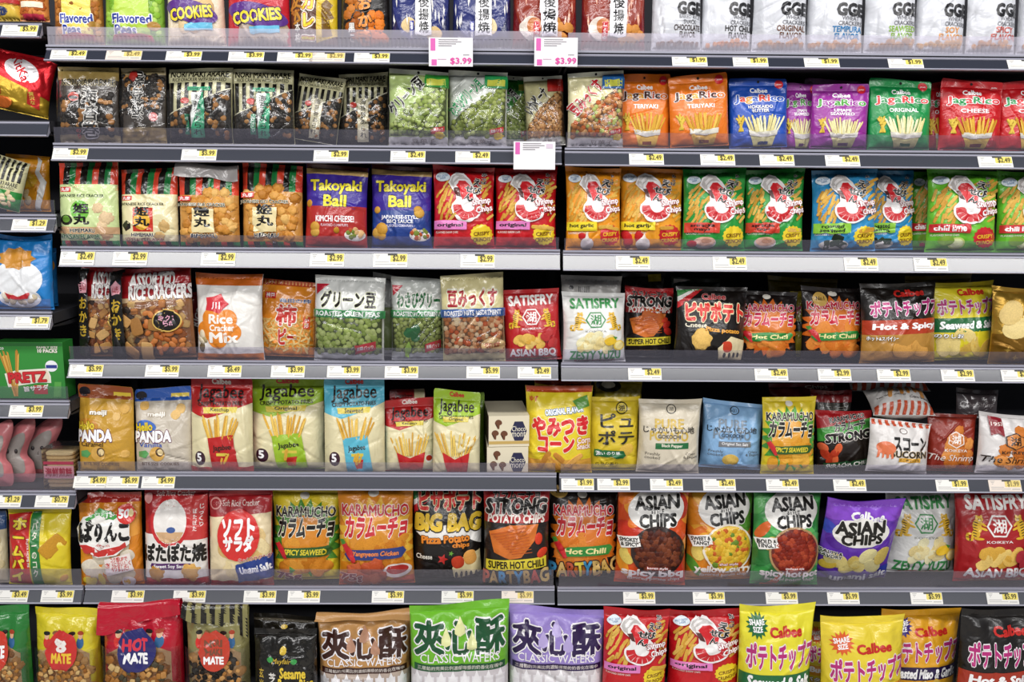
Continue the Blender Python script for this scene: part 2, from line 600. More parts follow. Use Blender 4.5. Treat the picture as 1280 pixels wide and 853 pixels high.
                for c, L in bym.items():
                    for (x, y) in L:
                        V, F = piece(a['kind'], r)
                        an = r.uniform(0, 2 * PI) if a['rot'] is None else math.radians(a['rot'] + r.uniform(-18, 18))
                        ca, sa = math.cos(an), math.sin(an)
                        tl = r.uniform(-.35, .35)
                        V = V * sz * r.uniform(0.82, 1.15)
                        V = np.stack([V[:, 0] * ca - V[:, 1] * sa, V[:, 0] * sa + V[:, 1] * ca, V[:, 2] + tl * V[:, 1]], 1)
                        V[:, 2] *= a['flat']
                        if a['size'] >= 7:            # large flat bites follow the pack's curve
                            V2, N2 = s.PN(np.clip((x + V[:, 0]) / s.W, .005, .995), np.clip(1 - (y - V[:, 1]) / s.H, 0, 1), 0.0)
                            mb.add(V2 + N2 * (lay + V[:, 2:] - .25 * V[:, 2].max()), F, mat(c, 'food'))
                            continue
                        p, n = s.PN(np.array([x / s.W]), np.array([1 - y / s.H]), lay - sz * 0.25 * a['flat'])
                        n = n[0]; ex = np.array([1.0, 0, 0]); ex = ex - n * n.dot(ex); ex /= np.linalg.norm(ex); ez = np.cross(n, ex)
                        if ez[2] < 0: ez = -ez
                        mb.add(p[0] + V[:, :1] * ex + V[:, 1:2] * ez + V[:, 2:] * n, F, mat(c, 'food'))
            elif k == 'fan':
                mb = get(key)
                r = s.r
                w = a['th'] / 100 * s.W
                for i in range(a['n']):
                    f = (i + 0.5) / a['n'] - 0.5
                    f += r.uniform(-.04, .04)
                    bx = (a['u'] + f * a['w']) / 100 * s.W; by = a['v'] / 100 * s.H
                    ln = a['h'] / 100 * s.H * r.uniform(0.72, 1.0)
                    an = math.radians(f * 2 * a['spread'] + r.uniform(-5, 5))
                    V, F = ICO1
                    V = np.sign(V) * np.abs(V) ** 0.45 * (w / 2, w * 0.18, ln / 2)
                    x = V[:, 0] * math.cos(an) + (V[:, 2] + ln / 2) * math.sin(an)
                    z = -V[:, 0] * math.sin(an) + (V[:, 2] + ln / 2) * math.cos(an)
                    U, Tt = (bx + x) / s.W, 1 - (by - z) / s.H
                    V3, N3 = s.PN(np.clip(U, 0.01, .99), np.clip(Tt, 0, 1), 0.0)
                    mb.add(V3 + N3 * (V[:, 1] + lay + r.uniform(0, .0015))[:, None], F, mat(r.choice(a['cols']), 'food'))


CLEAR = clear_mat('clear_film', 'ffffff', 1.0, 0.01, 'ffffff', 0.1, 0.2)

# ------------------------------------------------------------------ the setting
def struct(o):
    o['kind'] = 'structure'
    return o


mb = MB(); mb.box((-4, -4, -1.72), (4, 0.7, -1.62), mat('b9b4ac', 'paper')); struct(mb.build('floor'))
mb = MB(); mb.box((-4, 0.62, -1.62), (4, 0.7, 1.9), mat('3a3a40', 'matte')); struct(mb.build('wall_back'))

# ------------------------------------------------------------------ shelving
XL, XJ, XR = -1.095, 0.1575, 2.2
ZB = [0.2638, 0.0275, -0.2317, -0.515, -0.8103, -1.126]
RH = [0.030, 0.034, 0.040, 0.035, 0.034, 0.034]
FH = [0.052, 0.048, 0.040, 0.044, 0.036, 0.056]
RD = 0.020
DK = [0.0, 0.0, 0.006, 0.012, 0.016, 0.020]          # how far the boards lie below the rail's top
ZS = [z + h + 0.006 - d for z, h, d in zip(ZB, RH, DK)] + [-1.45]
LPY = [47, 170.5, 290.5, 412.5, 523.5, 636.5]
LZB = [pix(30, y, 0)[2] for y in LPY] + [ZB[5]]
LZS = [z + 0.034 + 0.006 for z in LZB] + [-1.45]
LZS[6] -= DK[5]
DEP = 0.46
STEEL, DARK, RAILC, RAILL = mat('2b2b31', 'matte'), mat('1d1d22', 'matte'), mat('262a38', 'rail'), mat('9a9aa8', 'plastic')
FENCE = clear_mat('clear_acrylic', 'f6f5fb', 1.6, 0.04, 'd9d6ea', 0.12)
FENCER = clear_mat('fluted_acrylic', 'f4f2fa', 2.2, 0.32, 'e9e4f2', 0.1)

fr = empty('shelving_frame', (0, DEP, -1.62), 'dark steel back frame with uprights behind all the shelves', 'shelving frame')
mb = MB(); mb.box((-2.2, 0.005, 0), (2.3, 0.03, 2.35), STEEL); mb.build('back_panel', fr)
for x in (XL - 0.003, XJ):
    mb = MB(); mb.box((x - 0.016, -0.03, 0), (x + 0.016, 0.004, 2.35), DARK); mb.build('upright', fr)
mb = MB(); mb.box((-2.2, -DEP + 0.06, 0), (2.3, -DEP + 0.08, 0.128), DARK); mb.build('kick_plate', fr)


def shelf(x0, x1, zb, rh, fh, label, fence=FENCE, ribs=False, dk=0.0):
    o = empty('shelf', ((x0 + x1) / 2, 0, zb), label, 'shelf', 'shelves of the snack fixture')
    a, b = x0 - (x0 + x1) / 2, x1 - (x0 + x1) / 2
    mb = MB()
    mb.box((a, RD, rh - 0.026), (b, DEP - 0.031, rh + 0.005 - dk), STEEL)
    mb.build('shelf_board', o)
    for s in (a, b - 0.004):
        mb = MB()
        P = [(RD + 0.004, rh - 0.022), (RD + 0.004, 0.004), (0.10, rh - 0.035), (DEP - 0.035, rh - 0.04), (DEP - 0.035, rh - 0.022)]
        V = [(s, y, z) for y, z in P] + [(s + 0.004, y, z) for y, z in P]
        n = len(P)
        mb.flat(V, [tuple(range(n)), tuple(range(2 * n - 1, n - 1, -1))] + [(i, i + n, (i + 1) % n + n, (i + 1) % n) for i in range(n)], DARK)
        mb.build('bracket', o)
    # sloping label holder: profile of a channel with two lips
    mb = MB()
    L = math.hypot(RD, rh); dy, dz = RD / L, rh / L

    def pt(t, out):                                   # along the slope, out of the face
        return (t * dy - out * dz, t * dz + out * dy)
    prof = [pt(0, 0.002), pt(0.0035, 0.002), pt(0.0042, 0.0), pt(L - 0.0042, 0.0), pt(L - 0.0035, 0.002), pt(L, 0.002), (RD + 0.004, rh + 0.0045), (RD + 0.004, rh - 0.02), (0.006, -0.001)]
    V = [(a, y, z) for y, z in prof] + [(b, y, z) for y, z in prof]
    n = len(prof)
    for i in range(n):
        m = RAILC if i == 2 else RAILL
        j = (i + 1) % n
        mb.flat(V, [(i, j, j + n, i + n)], m)
    mb.flat(V, [tuple(range(n - 1, -1, -1)), tuple(range(n, 2 * n))], RAILL)
    mb.build('price_rail', o)
    if fh:
        mb = MB()
        mb.box((a, RD - 0.004, rh + 0.005), (b, RD + 0.003, rh + 0.010), RAILL)
        mb.build('fence_channel', o)
        mb = MB()
        if ribs:
            N = int((b - a) / 0.010)
            X = np.linspace(a + .004, b - .004, N * 2 + 1)
            y = RD + 0.002 * (np.arange(len(X)) % 2)
            for lo, hi, yy in ((rh + 0.010, rh + fh * 0.62, y), (rh + fh * 0.62, rh + fh, y * 0 + RD)):
                V = np.concatenate([np.stack([X, yy, X * 0 + lo], 1), np.stack([X, yy, X * 0 + hi], 1)])
                n = len(X)
                mb.flat(V, [(i, i + 1, n + i + 1, n + i) for i in range(n - 1)], fence)
        else:
            mb.box((a + .003, RD - 0.001, rh + 0.010), (b - .003, RD + 0.001, rh + fh), fence)
        mb.build('clear_fence', o)
    return o


ORD = ['top', 'second', 'third', 'fourth', 'fifth', 'sixth']
WHAT_L = ['holding pea snacks and cookies', 'holding seaweed crackers and green peas', 'holding rice cracker balls and corn puffs', 'holding roasted nuts and rice crackers', 'holding potato fries and panda cookies', 'holding rice crackers and big chip bags']
WHAT_R = ['holding white cracker bags with red cracker packs', 'holding potato stick pouches in five colours', 'holding shrimp chips in four flavours', 'holding chip bags in deep shade', 'holding corn snacks and thick potato chips', 'holding large chip bags of wild patterns']
for i in range(6):
    shelf(XL, XJ - 0.004, ZB[i], RH[i], FH[i], f'{ORD[i]} shelf of the middle bay, {WHAT_L[i]}', FENCER if i == 0 else FENCE, i == 0, DK[i])
    shelf(XJ + 0.004, XR, ZB[i] - 0.002, RH[i], FH[i], f'{ORD[i]} shelf of the wide bay, {WHAT_R[i]}', FENCER if i == 0 else FENCE, i == 0, DK[i])
WHAT_0 = ['holding crunchy ball snacks', 'under the red and gold wafer bag', 'under the striped cracker bag', 'under the blue shaped peanut bag', 'under the green pretzel box', 'under the pink shaped packs', 'under the yellow pie bag']
LFH = [0, 0, 0.045, 0.042, 0.046, 0.055, 0.056]
for i in range(7):
    shelf(-2.2, XL - (0.034 if i == 3 else 0.006), LZB[i], 0.034, LFH[i], f'short narrow-bay shelf {WHAT_0[i]}', dk=DK[5] if i == 6 else 0.0)

mb = MB(); b0 = empty('base_shelf', (0, 0, -1.62), 'wide bottom shelf standing on the floor under the biggest bags', 'shelf')
mb.box((-2.2, -0.17, 0.132), (2.3, DEP - 0.033, 0.17), STEEL); mb.build('shelf_board', b0)
mb = MB(); mb.box((-2.2, -0.19, 0.08), (2.3, -0.17, 0.168), RAILL); mb.build('front_edge', b0)

ROWBAGS = {}


def B(row, x0, x1, yt, label, base, art, kind='pillow', T_=None, dy=0.0, rot=0.0, yaw=0.0, lean=5.0, name='snack_bag', cat='snack bag', group=None,
      seal=None, sealc=None, fin='film', film=None, hole=False, seed=None, sb=None, st=None, wr=1.0, ear=0.0, left=False, pinch=None, zoff=0.0, bot=None, flip=False, free=False, fold=None, zlim=None):
    """a pack on a shelf: x0, x1 its width, yt its top as the photograph shows them"""
    seed = seed if seed is not None else int(x0 * 7 + yt * 13 + row)
    zs = (LZS if left else ZS)[row] + zoff
    if not free:
        dy = max(dy, 0.0)
    if row == 6 and not left:
        dy -= 0.13
        lean = min(lean, 1.0)
        yt += 6 if not fold else 14
    zmax = None
    if left and row > 0:
        zmax = LZB[row - 1] + 0.034 - 0.026
    elif row > 0:
        zmax = (ZB[row - 1] - 0.002) + RH[row - 1] - 0.026
    if row == 6:
        zmax = None
    if zlim is not None:
        zmax = zlim
    rr = random.Random(int(x0 * 3 + yt))
    if not yaw:
        yaw = rr.uniform(-5, 5)
    if not rot and kind == 'pillow':
        rot = rr.uniform(-1.2, 1.2)
    Y = 0.075 + dy
    a, b, c = pix(x0, yt + 40, Y), pix(x1, yt + 40, Y), pix((x0 + x1) / 2, yt, Y)
    W = b[0] - a[0]
    ra = math.radians(abs(rot))
    H = (c[2] - zs)
    if rot:
        W = (W - 0.0) * math.cos(ra)
        H = (H - W * math.sin(ra)) / math.cos(ra)
        W -= H * math.sin(ra) * 0.6
    Tk = T_ if T_ is not None else (0.07 if kind == 'pillow' else 0.05 if kind == 'flat' else 0.06)
    Tk *= min(1.25, max(0.75, W / 0.16))
    cx = (a[0] + b[0]) / 2 + (H / 2 * math.sin(math.radians(rot)))
    y = RD + 0.009 + Tk * 0.55 + dy
    o = empty(name, (cx, y, zs + W / 2 * math.sin(ra) + 0.0045), label, cat, group, (math.radians(-lean), math.radians(-rot), math.radians(yaw)))
    p = Pack(W, H, Tk, kind, seed, sb, st, wr, ear, pinch)
    if zmax is not None and not free:
        p.H = H = min(H, (zmax - zs - 0.013 - W * math.sin(ra)) / (1 + p.ear))
    parts = {}

    def get(n):
        if n not in parts:
            parts[n] = MB()
        return parts[n]
    body = get('pouch')
    m = mat(base, fin)
    ms = mat(sealc or base, fin)
    nu, nt = max(20, int(W / 0.0045)), max(20, int(H / 0.0045))
    p.grid(body, 0, 1, p.sb, 1 - p.st, nu, nt, m, 1)
    p.grid(body, 0, 1, p.sb, 1 - p.st, nu // 2, nt // 2, m, -1)
    for nm, t0, t1 in (('bottom_seal', 0.0, p.sb), ('top_seal', 1 - p.st, 1.0)):
        q = get(nm)
        k = 14 if kind != 'pouch' else 6
        mm = ms if nm == 'top_seal' else m
        p.grid(q, 0, 1, t0, t1, 24, k, mm, 1, 0.0, 0.00025 if kind != 'pouch' else 0)
        p.grid(q, 0, 1, t0, t1, 24, 2, mm, -1)
    if flip:
        art = flatten(art)
        for e in art:
            if e['k'] == 't':
                e['u'], e['v'], e['r'] = 100 - e['u'], 100 - e['v'], e['r'] + 180
            elif e['k'] in 'pf':
                e['pts'] = 100 - e['pts']
    p.draw(art, get, fin)
    if hole:
        get('hang_hole')
        p.put(parts['hang_hole'], tess(ell(50, 100 * p.st * 0.45, 2.2, 2.2 * W / H)), 0.0012, mat('151515', 'matte'))
    if fold:                                       # the top turned over towards the aisle
        ln, fc, sk = fold
        U, S = np.meshgrid(np.linspace(0, 1, 25), np.linspace(0, 1, 15))
        U, S = U.ravel(), S.ravel()
        P0 = p.P(U, U * 0 + 1.0, 1)
        th = np.clip(S / 0.4, 0, 1) * PI * 0.92
        r_ = 0.012 + 0.004 * np.sin(U * 5 + x0)
        dn = np.clip((S - 0.4) / 0.6, 0, 1) * ln * (1 + sk * (2 * U - 1)) * (0.9 + 0.1 * np.sin(U * 9))
        V = P0 + np.stack([0.05 * W * (U - .5) * S, -r_ * (1 - np.cos(th)) - dn * .15 - .004 * np.sin(U * 14) * S, r_ * np.sin(th) - dn], -1)
        i = np.arange(25 * 15).reshape(15, 25)
        aa, bb, cc, dd = i[:-1, :-1].ravel(), i[:-1, 1:].ravel(), i[1:, 1:].ravel(), i[1:, :-1].ravel()
        F = np.concatenate([np.stack([aa, dd, cc], 1), np.stack([aa, cc, bb], 1)])
        q = get('folded_top')
        if isinstance(fc, str):
            q.add(V, F, mat(fc, fin))
        else:                                      # striped
            col = ((V[F].mean(1)[:, 0] / W + .5) * 14).astype(int) % len(fc)
            for k_, c_ in enumerate(fc):
                if (col == k_).any():
                    q.add(V, F[col == k_], mat(c_, fin))
    if film:
        q = get('clear_film')
        t0, t1 = film
        p.grid(q, 0.03, 0.97, t0, t1, 26, 30, CLEAR, 1, 0.0078)
    for n, q in parts.items():
        if q.V:
            q.build(n.split('#')[0], o)
    ROWBAGS.setdefault((row, left), []).append(((x0 + x1) / 2, label, dy))
    return o

# ------------------------------------------------------------------ packs of the top shelf
G_PEA, G_NUT = 'flavoured pea snacks on the top shelf', 'packs of the snack fixture'


def peas_label(u0, u1, v0, yel):
    return [Rc(u0, v0, u1, 97, yel, 'flavor_label'), T('Flavored', 50, 79, 62, 7, '223a9c', 'ffffff', b=.05, ow=.1), T('Peas', 40, 88, 34, 7.5, '223a9c', 'ffffff', b=.05, ow=.1),
            Pg([(u0 - 6, 96), (u0 - 2, 91.5), (50, 90), (u1 + 2, 91.5), (u1 + 6, 96), (50, 94.5)], 'c8324a', 'ribbon_print'), El(84, 84, 10, 3.5, 'b98a3c', 'emblem')]


B(0, -8, 29, -60, 'tan snack bag with brown balls, first in the narrow bay', 'd9b06a',
  [Fd('ball', rect(4, 30, 96, 80), 'b9762f c98a3e a8642a', 8, .6), Bd(62, 72, 'f3ead2'), Bd(72, 78, 'c23b3b'), Bd(80, 100, 'e3c04a'), El(40, 88, 24, 6, '2f3d6b')], left=True, name='pea_bag', cat='snack bag')
B(0, 27, 64, -55, 'orange ball snack bag with pink banded label beside the brown pea bag', 'd98b45',
  [Fd('ball', rect(4, 55, 96, 97), 'c46a2a d98a44 b85f2a', 8, .6), Rc(18, 60, 88, 70, 'f4dfe0', 'flavor_label'), Rc(20, 64, 86, 68, 'd0405c', 'flavor_label'), Rc(18, 74, 88, 82, 'f6ead2', 'flavor_label'), Rc(18, 91, 88, 98, 'c9344e', 'flavor_label')], left=True, name='pea_bag', cat='snack bag')
B(0, 66, 128, -95, 'brown pea snack bag with yellow label and blue lettering', 'a5682f',
  [Fd('ball', rect(3, 45, 97, 98), 'b06a2c c07d38 96591f d09550', 6, .6), peas_label(22, 80, 48, 'f0dc62')], name='pea_bag', cat='snack bag')
B(0, 128, 205, -95, 'green pea snack bag with yellow label and blue lettering', '7fae35',
  [Fd('ball', rect(3, 45, 97, 98), '8fbf3d a3cf55 76a82f b6d96a', 6, .6), peas_label(22, 78, 48, 'b9d84a')], name='pea_bag', cat='snack bag')


def cookies(u, v, w):
    return [El(u, v, w * .62, 9, '5a2a86', 'title_lettering', .1), T('COOKIES', u, v + 1, w, 9, 'f4dd3a', '2a1650', r=6, b=.06, ow=.08), Rc(u - 12, v + 9, u + 34, v + 14.5, '6cc2e4', 'flavor_label', .6)]


B(0, 206, 280, -95, 'beige cookie bag with large shell cookies printed on it', 'ead9bd',
  [Fd('nut', rect(2, 60, 98, 99), 'e3bf86 eccf9f dcb074', 15, .35), cookies(46, 73, 70)], name='cookie_bag', cat='cookie bag')
B(0, 280, 362, -95, 'red cookie bag with purple title and clear lower half', 'c5142a',
  [Pg([(24, 82), (92, 82), (96, 98), (18, 98)], 'b7a493', 'cookie_window'), Fd('disc', rect(26, 83, 90, 97), 'cdb79c bfa98e d9c8b2', 10, .4, part='cookie_window'), cookies(52, 75, 74)], name='cookie_bag', cat='cookie bag')
B(0, 360, 424, -95, 'dark brown curry snack bag with yellow vertical title', '5a3320',
  [Pg([(62, 40), (99, 40), (99, 90), (58, 96)], 'd9b822'), Pg([(70, 66), (80, 62), (92, 66), (86, 70), (94, 76), (84, 78), (90, 90), (70, 92)], '7a5716', 'emblem'),
   T(V_('カレー'), 42, 76, 24, 34, 'f4e03c', 'b3261c', b=.06, ow=.06, o2='f7f2e0'), T(V_('本格'), 20, 88, 12, 15, 'f3efe2', '20140e', b=.03), Fd('stick', rect(2, 40, 24, 80), 'a8692c c08436', 6, .5)], name='curry_snack_bag', cat='snack bag', dy=.014)
B(0, 424, 488, -95, 'black bag of orange rice crackers with orange brush lettering', '17120f',
  [Fd('puff', rect(3, 42, 46, 94), 'b86a26 c87c34 a4581c', 9, .6), Fd('puff', rect(62, 70, 97, 96), 'e8812a d5701f', 9, .6), T(V_('揚おかき'), 52, 72, 26, 50, 'ef8d22', '17120f', b=.07, ow=.06), T(V_('黒こ'), 26, 88, 12, 14, 'f0ece4', '17120f')], name='cracker_bag', cat='cracker bag')


def senbei(x0, x1, yt, red, label, seed):
    bg, sp = ('7a171b', 'e9723a') if red else ('1c2252', '5f6cb4')
    art = [El(50, 60, 48, 38, '8f301e' if red else '2a3272'), Fd('disc', [(10, 82), (90, 82), (92, 95), (8, 95)], 'e8cd98 dfbf84 efd9ac', 15, .5)]
    r = random.Random(seed)
    for i in range(9):
        u = r.choice([r.uniform(6, 32), r.uniform(70, 96)]); v = r.uniform(58, 80)
        art.append(Pg([(u, v - 5), (u + 1.4, v), (u + .5, v + 5), (u - 1.2, v)], 'f2efe8' if not red else 'f0b49a', 'flower_print'))
    if red:
        art += [El(28, 84, 17, 9, 'e4d8cc'), El(33, 82, 11, 6, 'c97a45'), Fd('puff', oval(70, 86, 20, 8), 'd99a50 cf8a40', 8, .5)]
    art += [Rc(42, 50, 69, 90, 'eeeef2', 'flavor_label'), T(V_('後揚焼'), 56, 74, 18, 28, '1c1c1c', b=.03, part='title_lettering'),
            Rc(32, 79, 40, 93, 'c5202c' if red else '2f3a9a', 'flavor_label'), T(V_('しょうゆ' if red else '塩味'), 36, 86, 5, 12, 'ffffff', part='flavor_label')]
    B(0, x0, x1, yt, label, bg, art, kind='flat', name='rice_cracker_pack', cat='cracker pack', fin='gloss', group='round rice cracker packs on the top shelf')


senbei(489, 563, -95, False, 'navy rice cracker pack with white label, next to the black cracker bag', 1)
senbei(565, 639, -95, False, 'navy rice cracker pack with white label, next to the red cracker packs', 2)
senbei(641, 722, -95, True, 'red rice cracker pack with white label, beside the navy packs', 3)
senbei(727, 808, -95, True, 'red rice cracker pack with white label, beside the white chocolate bag', 4)


def gge(x0, x1, lab, lines, col, sub, food, rot=0, dy=0.0):
    art = [T('GGE', 74, 67.5, 50, 9, '1b1b1f', b=.09), T(sub, 74, 76, 44, 7, '6a6a70', b=.02), T(lines, 69, 85, 54, 9.5, col, b=.04),
           Fd('puff', [(1, 92), (99, 91), (99, 98), (1, 98)], food, 5, .6)]
    B(0, x0, x1, -95, lab, 'd6d8de', art, name='cracker_bag', cat='cracker bag', rot=rot, dy=dy, group='white cracker bags on the top shelf')


gge(815, 879, 'white cracker bag with black chocolate flavor lettering', 'CHOCOLATE\nFLAVOR', '3a2a24', 'BAKED RICE\nSNACK', '7a5a4a 8d6b58')
gge(878, 943, 'white cracker bag with hot chili flavor lettering', 'HOT CHILI\nFLAVOR', '26221f', 'WHEAT\nCRACKERS', 'c0702c cf8238', dy=.012)
gge(943, 1011, 'white cracker bag with brown original flavor lettering', 'ORIGINAL\nFLAVOR', '6e4630', 'WHEAT\nCRACKERS', 'c98a3a b87a30')
gge(1011, 1083, 'white cracker bag with blue tempura flavor lettering', 'TEMPURA\nFLAVOR', '2f7fb8', 'WHEAT\nCRACKERS', 'cf8f3e bd7d32', dy=.012)
gge(1082, 1148, 'white cracker bag with green seaweed flavor lettering', 'SEAWEED\nFLAVOR', '8cb83e', 'WHEAT\nCRACKERS', 'b8803e c9924c')
gge(1147, 1212, 'white cracker bag with orange soy flavor lettering', 'SOY\nFLAVOR', 'e59a4a', 'WHEAT\nCRACKERS', 'd29a45 c08a3a', dy=.012)
gge(1211, 1275, 'white cracker bag with red spicy flavor lettering', 'SPICY\nFLAVOR', 'c95a4c', 'WHEAT\nCRACKERS', 'cf8f3e bd7d32')
gge(1276, 1345, 'white cracker bag cut off by the picture edge', 'SPICY\nFLAVOR', 'c95a4c', 'WHEAT\nCRACKERS', 'cf8f3e bd7d32', dy=.012)

# ------------------------------------------------------------------ second shelf
ARA = '2a241f 3a3129 1c1916 2a2620 a8743c b8844a'


def arare_clear(x0, x1, yt, lab, flip):
    art = [Bd(0, 8, 'b79f63'), Bd(7, 18, 'a88f52'), T('NORI MAKI ARARE', 52, 21, 86, 8, '15120e', 'cdbb86', b=.05) if not flip else Bd(18, 20, '8e7a4a'), Fd('ball', rect(4, 36, 96, 90), ARA, 5.2, .6, part='rice_crackers'),
           Bd(90, 100, 'a2926a'), El(30, 41, 9, 6, 'd2412f', 'emblem') if not flip else El(22, 34, 9, 6, 'c8322a', 'emblem'), El(30, 42, 8, 2.4, '1c1c1c', 'emblem'),
           T(V_('海苔巻'), 56, 62, 26, 62, '1a1714', 'e8e4dc', b=.035, ow=.06)]
    if not flip:
        art.append(T(V_('のり'), 36, 88, 8, 12, 'd94a30'))
    else:
        art.append(El(68, 88, 8, 7, 'b8322a', 'emblem'))
    B(1, x0, x1, yt, lab, '4a423b', art, kind='flat', name='rice_cracker_bag', cat='cracker bag', fin='gloss', film=(.1, .84), flip=flip, dy=0.0 if not flip else .012)


arare_clear(77, 152, 80, 'clear bag of dark seaweed rice balls with a gold top and upright white lettering', False)
arare_clear(154, 212, 84, 'clear bag of dark seaweed rice balls standing upside down', True)


def arare(x0, x1, yt, lab, green, rot=0.0, dy=0.0):
    art = []
    for i in range(8):
        art.append(Pg([(4 + i * 12.5, 20), (10.5 + i * 12.5, 20), (10.5 + i * 12.5, 58), (4 + i * 12.5, 62)], '17150f'))
    art += [Pg([(1, 62), (52, 44), (99, 26), (99, 99), (1, 99)], '2d2822'), Pg([(1, 62), (52, 44), (99, 26), (99, 27.5), (52, 45.5), (1, 63.5)], 'e4dfc4'),
            Fd('ball', [(4, 66), (52, 48), (96, 32), (96, 92), (4, 92)], ARA, 4.8, .6, part='rice_crackers'),
            Bd(2, 20, 'd3cfa4'), T('NORI MAKI ARARE', 50, 8.5, 90, 8, '1a180f', b=.05), T('RICE CRACKER WITH SEAWEED', 50, 16, 84, 4.6, '2a2818', b=.03)]
    for i in range(8):
        art.append(Pg([(4 + i * 12.5, 92), (10.5 + i * 12.5, 92), (10.5 + i * 12.5, 99), (4 + i * 12.5, 99)], '17150f'))
    if green:
        art += [Rc(34, 26, 70, 31, '2fa878'), T('WASABI FLAVOR', 52, 28.5, 32, 3, '103a28', b=.02), Rc(41, 34, 56, 92, 'eef2ee', 'flavor_label'), Rc(56, 34, 62, 92, '2fae7c', 'flavor_label'), Pg([(41, 80), (56, 40), (62, 40), (62, 92), (41, 92)], '43b98a', 'flavor_label'),
                Rc(30, 62, 38, 88, '1f8a60', 'flavor_label'), T(V_('わさび'), 34, 75, 5, 20, 'dff4e8')]
    else:
        art += [Rc(40, 36, 62, 94, 'e6dfc0', 'flavor_label')]
    art += [T(V_('海苔巻あられ'), 51, 63, 12, 52, '17150f', b=.015, part='title_lettering'), El(31, 45, 7, 4, 'd23a2c', 'emblem')]
    B(1, x0, x1, yt, lab, 'd6d2a8', art, kind='flat', name='rice_cracker_bag', cat='cracker bag', rot=rot, dy=dy, film=(.08, .7), fin='gloss', group='striped seaweed cracker bags')


arare(212, 293, 80, 'striped seaweed cracker bag with green label, beside the upside-down bag', True)
arare(294, 369, 81, 'striped seaweed cracker bag with green label, beside the tilted striped bag', True, dy=.012)
arare(366, 434, 79, 'striped seaweed cracker bag with cream label, leaning over to one side', False, rot=-9, dy=.062)
arare(425, 486, 79, 'striped seaweed cracker bag with cream label, beside the light green pea bag', False, dy=.09)


def peas_diag(x0, x1, yt, lab, wh, title, tc, balls, corner, pn='peas', dy=0.0, rot=0.0, cat='pea bag', nm='pea_bag', red=True, ro=47, yaw=0):
    art = [Bd(0, 6, 'e9ecdc'), Fd('ball', [(30, 52), (98, 18), (98, 88), (4, 88), (4, 74)], balls, 4.4, .7, part=pn, back='4f5a26' if pn == 'peas' else '6a4826'), Pg([(62, 5), (99, 5), (99, 24), (62, 24)], corner),
           Pg([(66, 13), (95, 12), (95, 21), (66, 22)], 'e2e45a' if corner != 'b3261f' else 'b3261f'),
           T(title, 31, 36, 70, 17, tc, 'f4f4ea', r=ro, b=.06, ow=.07), Bd(89, 100, 'eceae2'), T('豆菓子', 60, 94, 40, 5, '9a9088', b=.02)]
    if red:
        art += [Rc(72, 77, 94, 84, 'cf2a2a', 'flavor_label', 2), T('新鮮パック', 83, 80, 18, 4, 'ffffff', r=10), St(86, 87, 9, 5, 8, 'f0cf2e', 'flavor_label')]
    B(1, x0, x1, yt, lab, wh, art, kind='flat', name=nm, cat=cat, dy=dy, rot=rot, hole=True, fin='gloss', film=(.12, .8), st=.07, yaw=yaw)


PEA = '9fb25c b3c470 8ca04c c2cf86'
peas_diag(486, 561, 87, 'light green roasted pea bag with black diagonal lettering', 'bfd487', 'グリーン豆', '15130f', PEA, '3aa640')
peas_diag(560, 634, 89, 'white wasabi pea bag with green diagonal lettering', 'e2e6de', 'わさびグリーン豆', '1f9a5c', '95a24e a9b466 83923f', '2fa35c', dy=.012)
peas_diag(622, 662, 89, 'green edge of another pea bag behind the white wasabi pea bag', '3f9a3a', 'グリーン豆', '15130f', PEA, '3aa640', dy=.12)
peas_diag(654, 706, 96, 'cream squid peanut bag leaning in the shade between the bays', 'cdc795', 'いかピーナ', '1d1712', 'c9965c d6a870 bb8750', 'b3261f', pn='peanuts', dy=.06, rot=4, cat='nut bag', nm='nut_bag', red=False)
peas_diag(709, 779, 83, 'cream mixed nut bag with red diagonal lettering', 'e9e2b2', '豆みっくす', 'c8232c', 'c98a50 d9a468 b5733a c0cf7a e0b27c d06a2a', '2f6fb4', pn='mixed_nuts', cat='nut bag', nm='nut_bag', dy=-.004)


def stick_pouch(x0, x1, yt, lab, base, dark, tcols, flav, fries, cup, yaw=0.0, rot=0.0, dy=0.0, badge='d8232f'):
    grp = T('JagaRico', 51, 31, 84, 12.5, 'ffffff', 'ffffff', b=.05, ow=.06, cols=tcols, part='title_lettering')
    art = [T('Calbee', 50, 18.5, 30, 6.5, 'ffffff', b=.05, part='brand_lettering'), grp, T(flav, 52, 45, 46 if '\n' not in flav else 42, 5.5 if '\n' not in flav else 10, 'ffffff', None if base != '2050b4' else '16357e', b=.035),
           El(86, 9, 7.5, 6.5, badge, 'emblem'), T('JAPAN', 86, 9.5, 9, 2.6, 'ffffff', b=.02, part='emblem'),
           Pg([(30, 76), (80, 76), (72, 98), (40, 98)], cup, 'cup_print'), Fn(55, 80, 44, 28, 20, fries), Fn(18, 78, 10, 26, 4, 'e0c24a d9b63c', spread=-30), Fn(16, 66, 6, 12, 3, 'e0c24a', spread=-50),
           Rc(47, 92, 64, 96, dark, 'cup_print'), Pg([(30, 76), (55, 79), (80, 76), (79, 83), (55, 86), (32, 83)], 'd8d4c6', 'cup_print')]
    return B(1, x0, x1, yt, lab, base, art, kind='pouch', name='potato_stick_pouch', cat='snack pouch', yaw=yaw, rot=rot, dy=dy, hole=True, group='potato stick pouches', T_=.05)


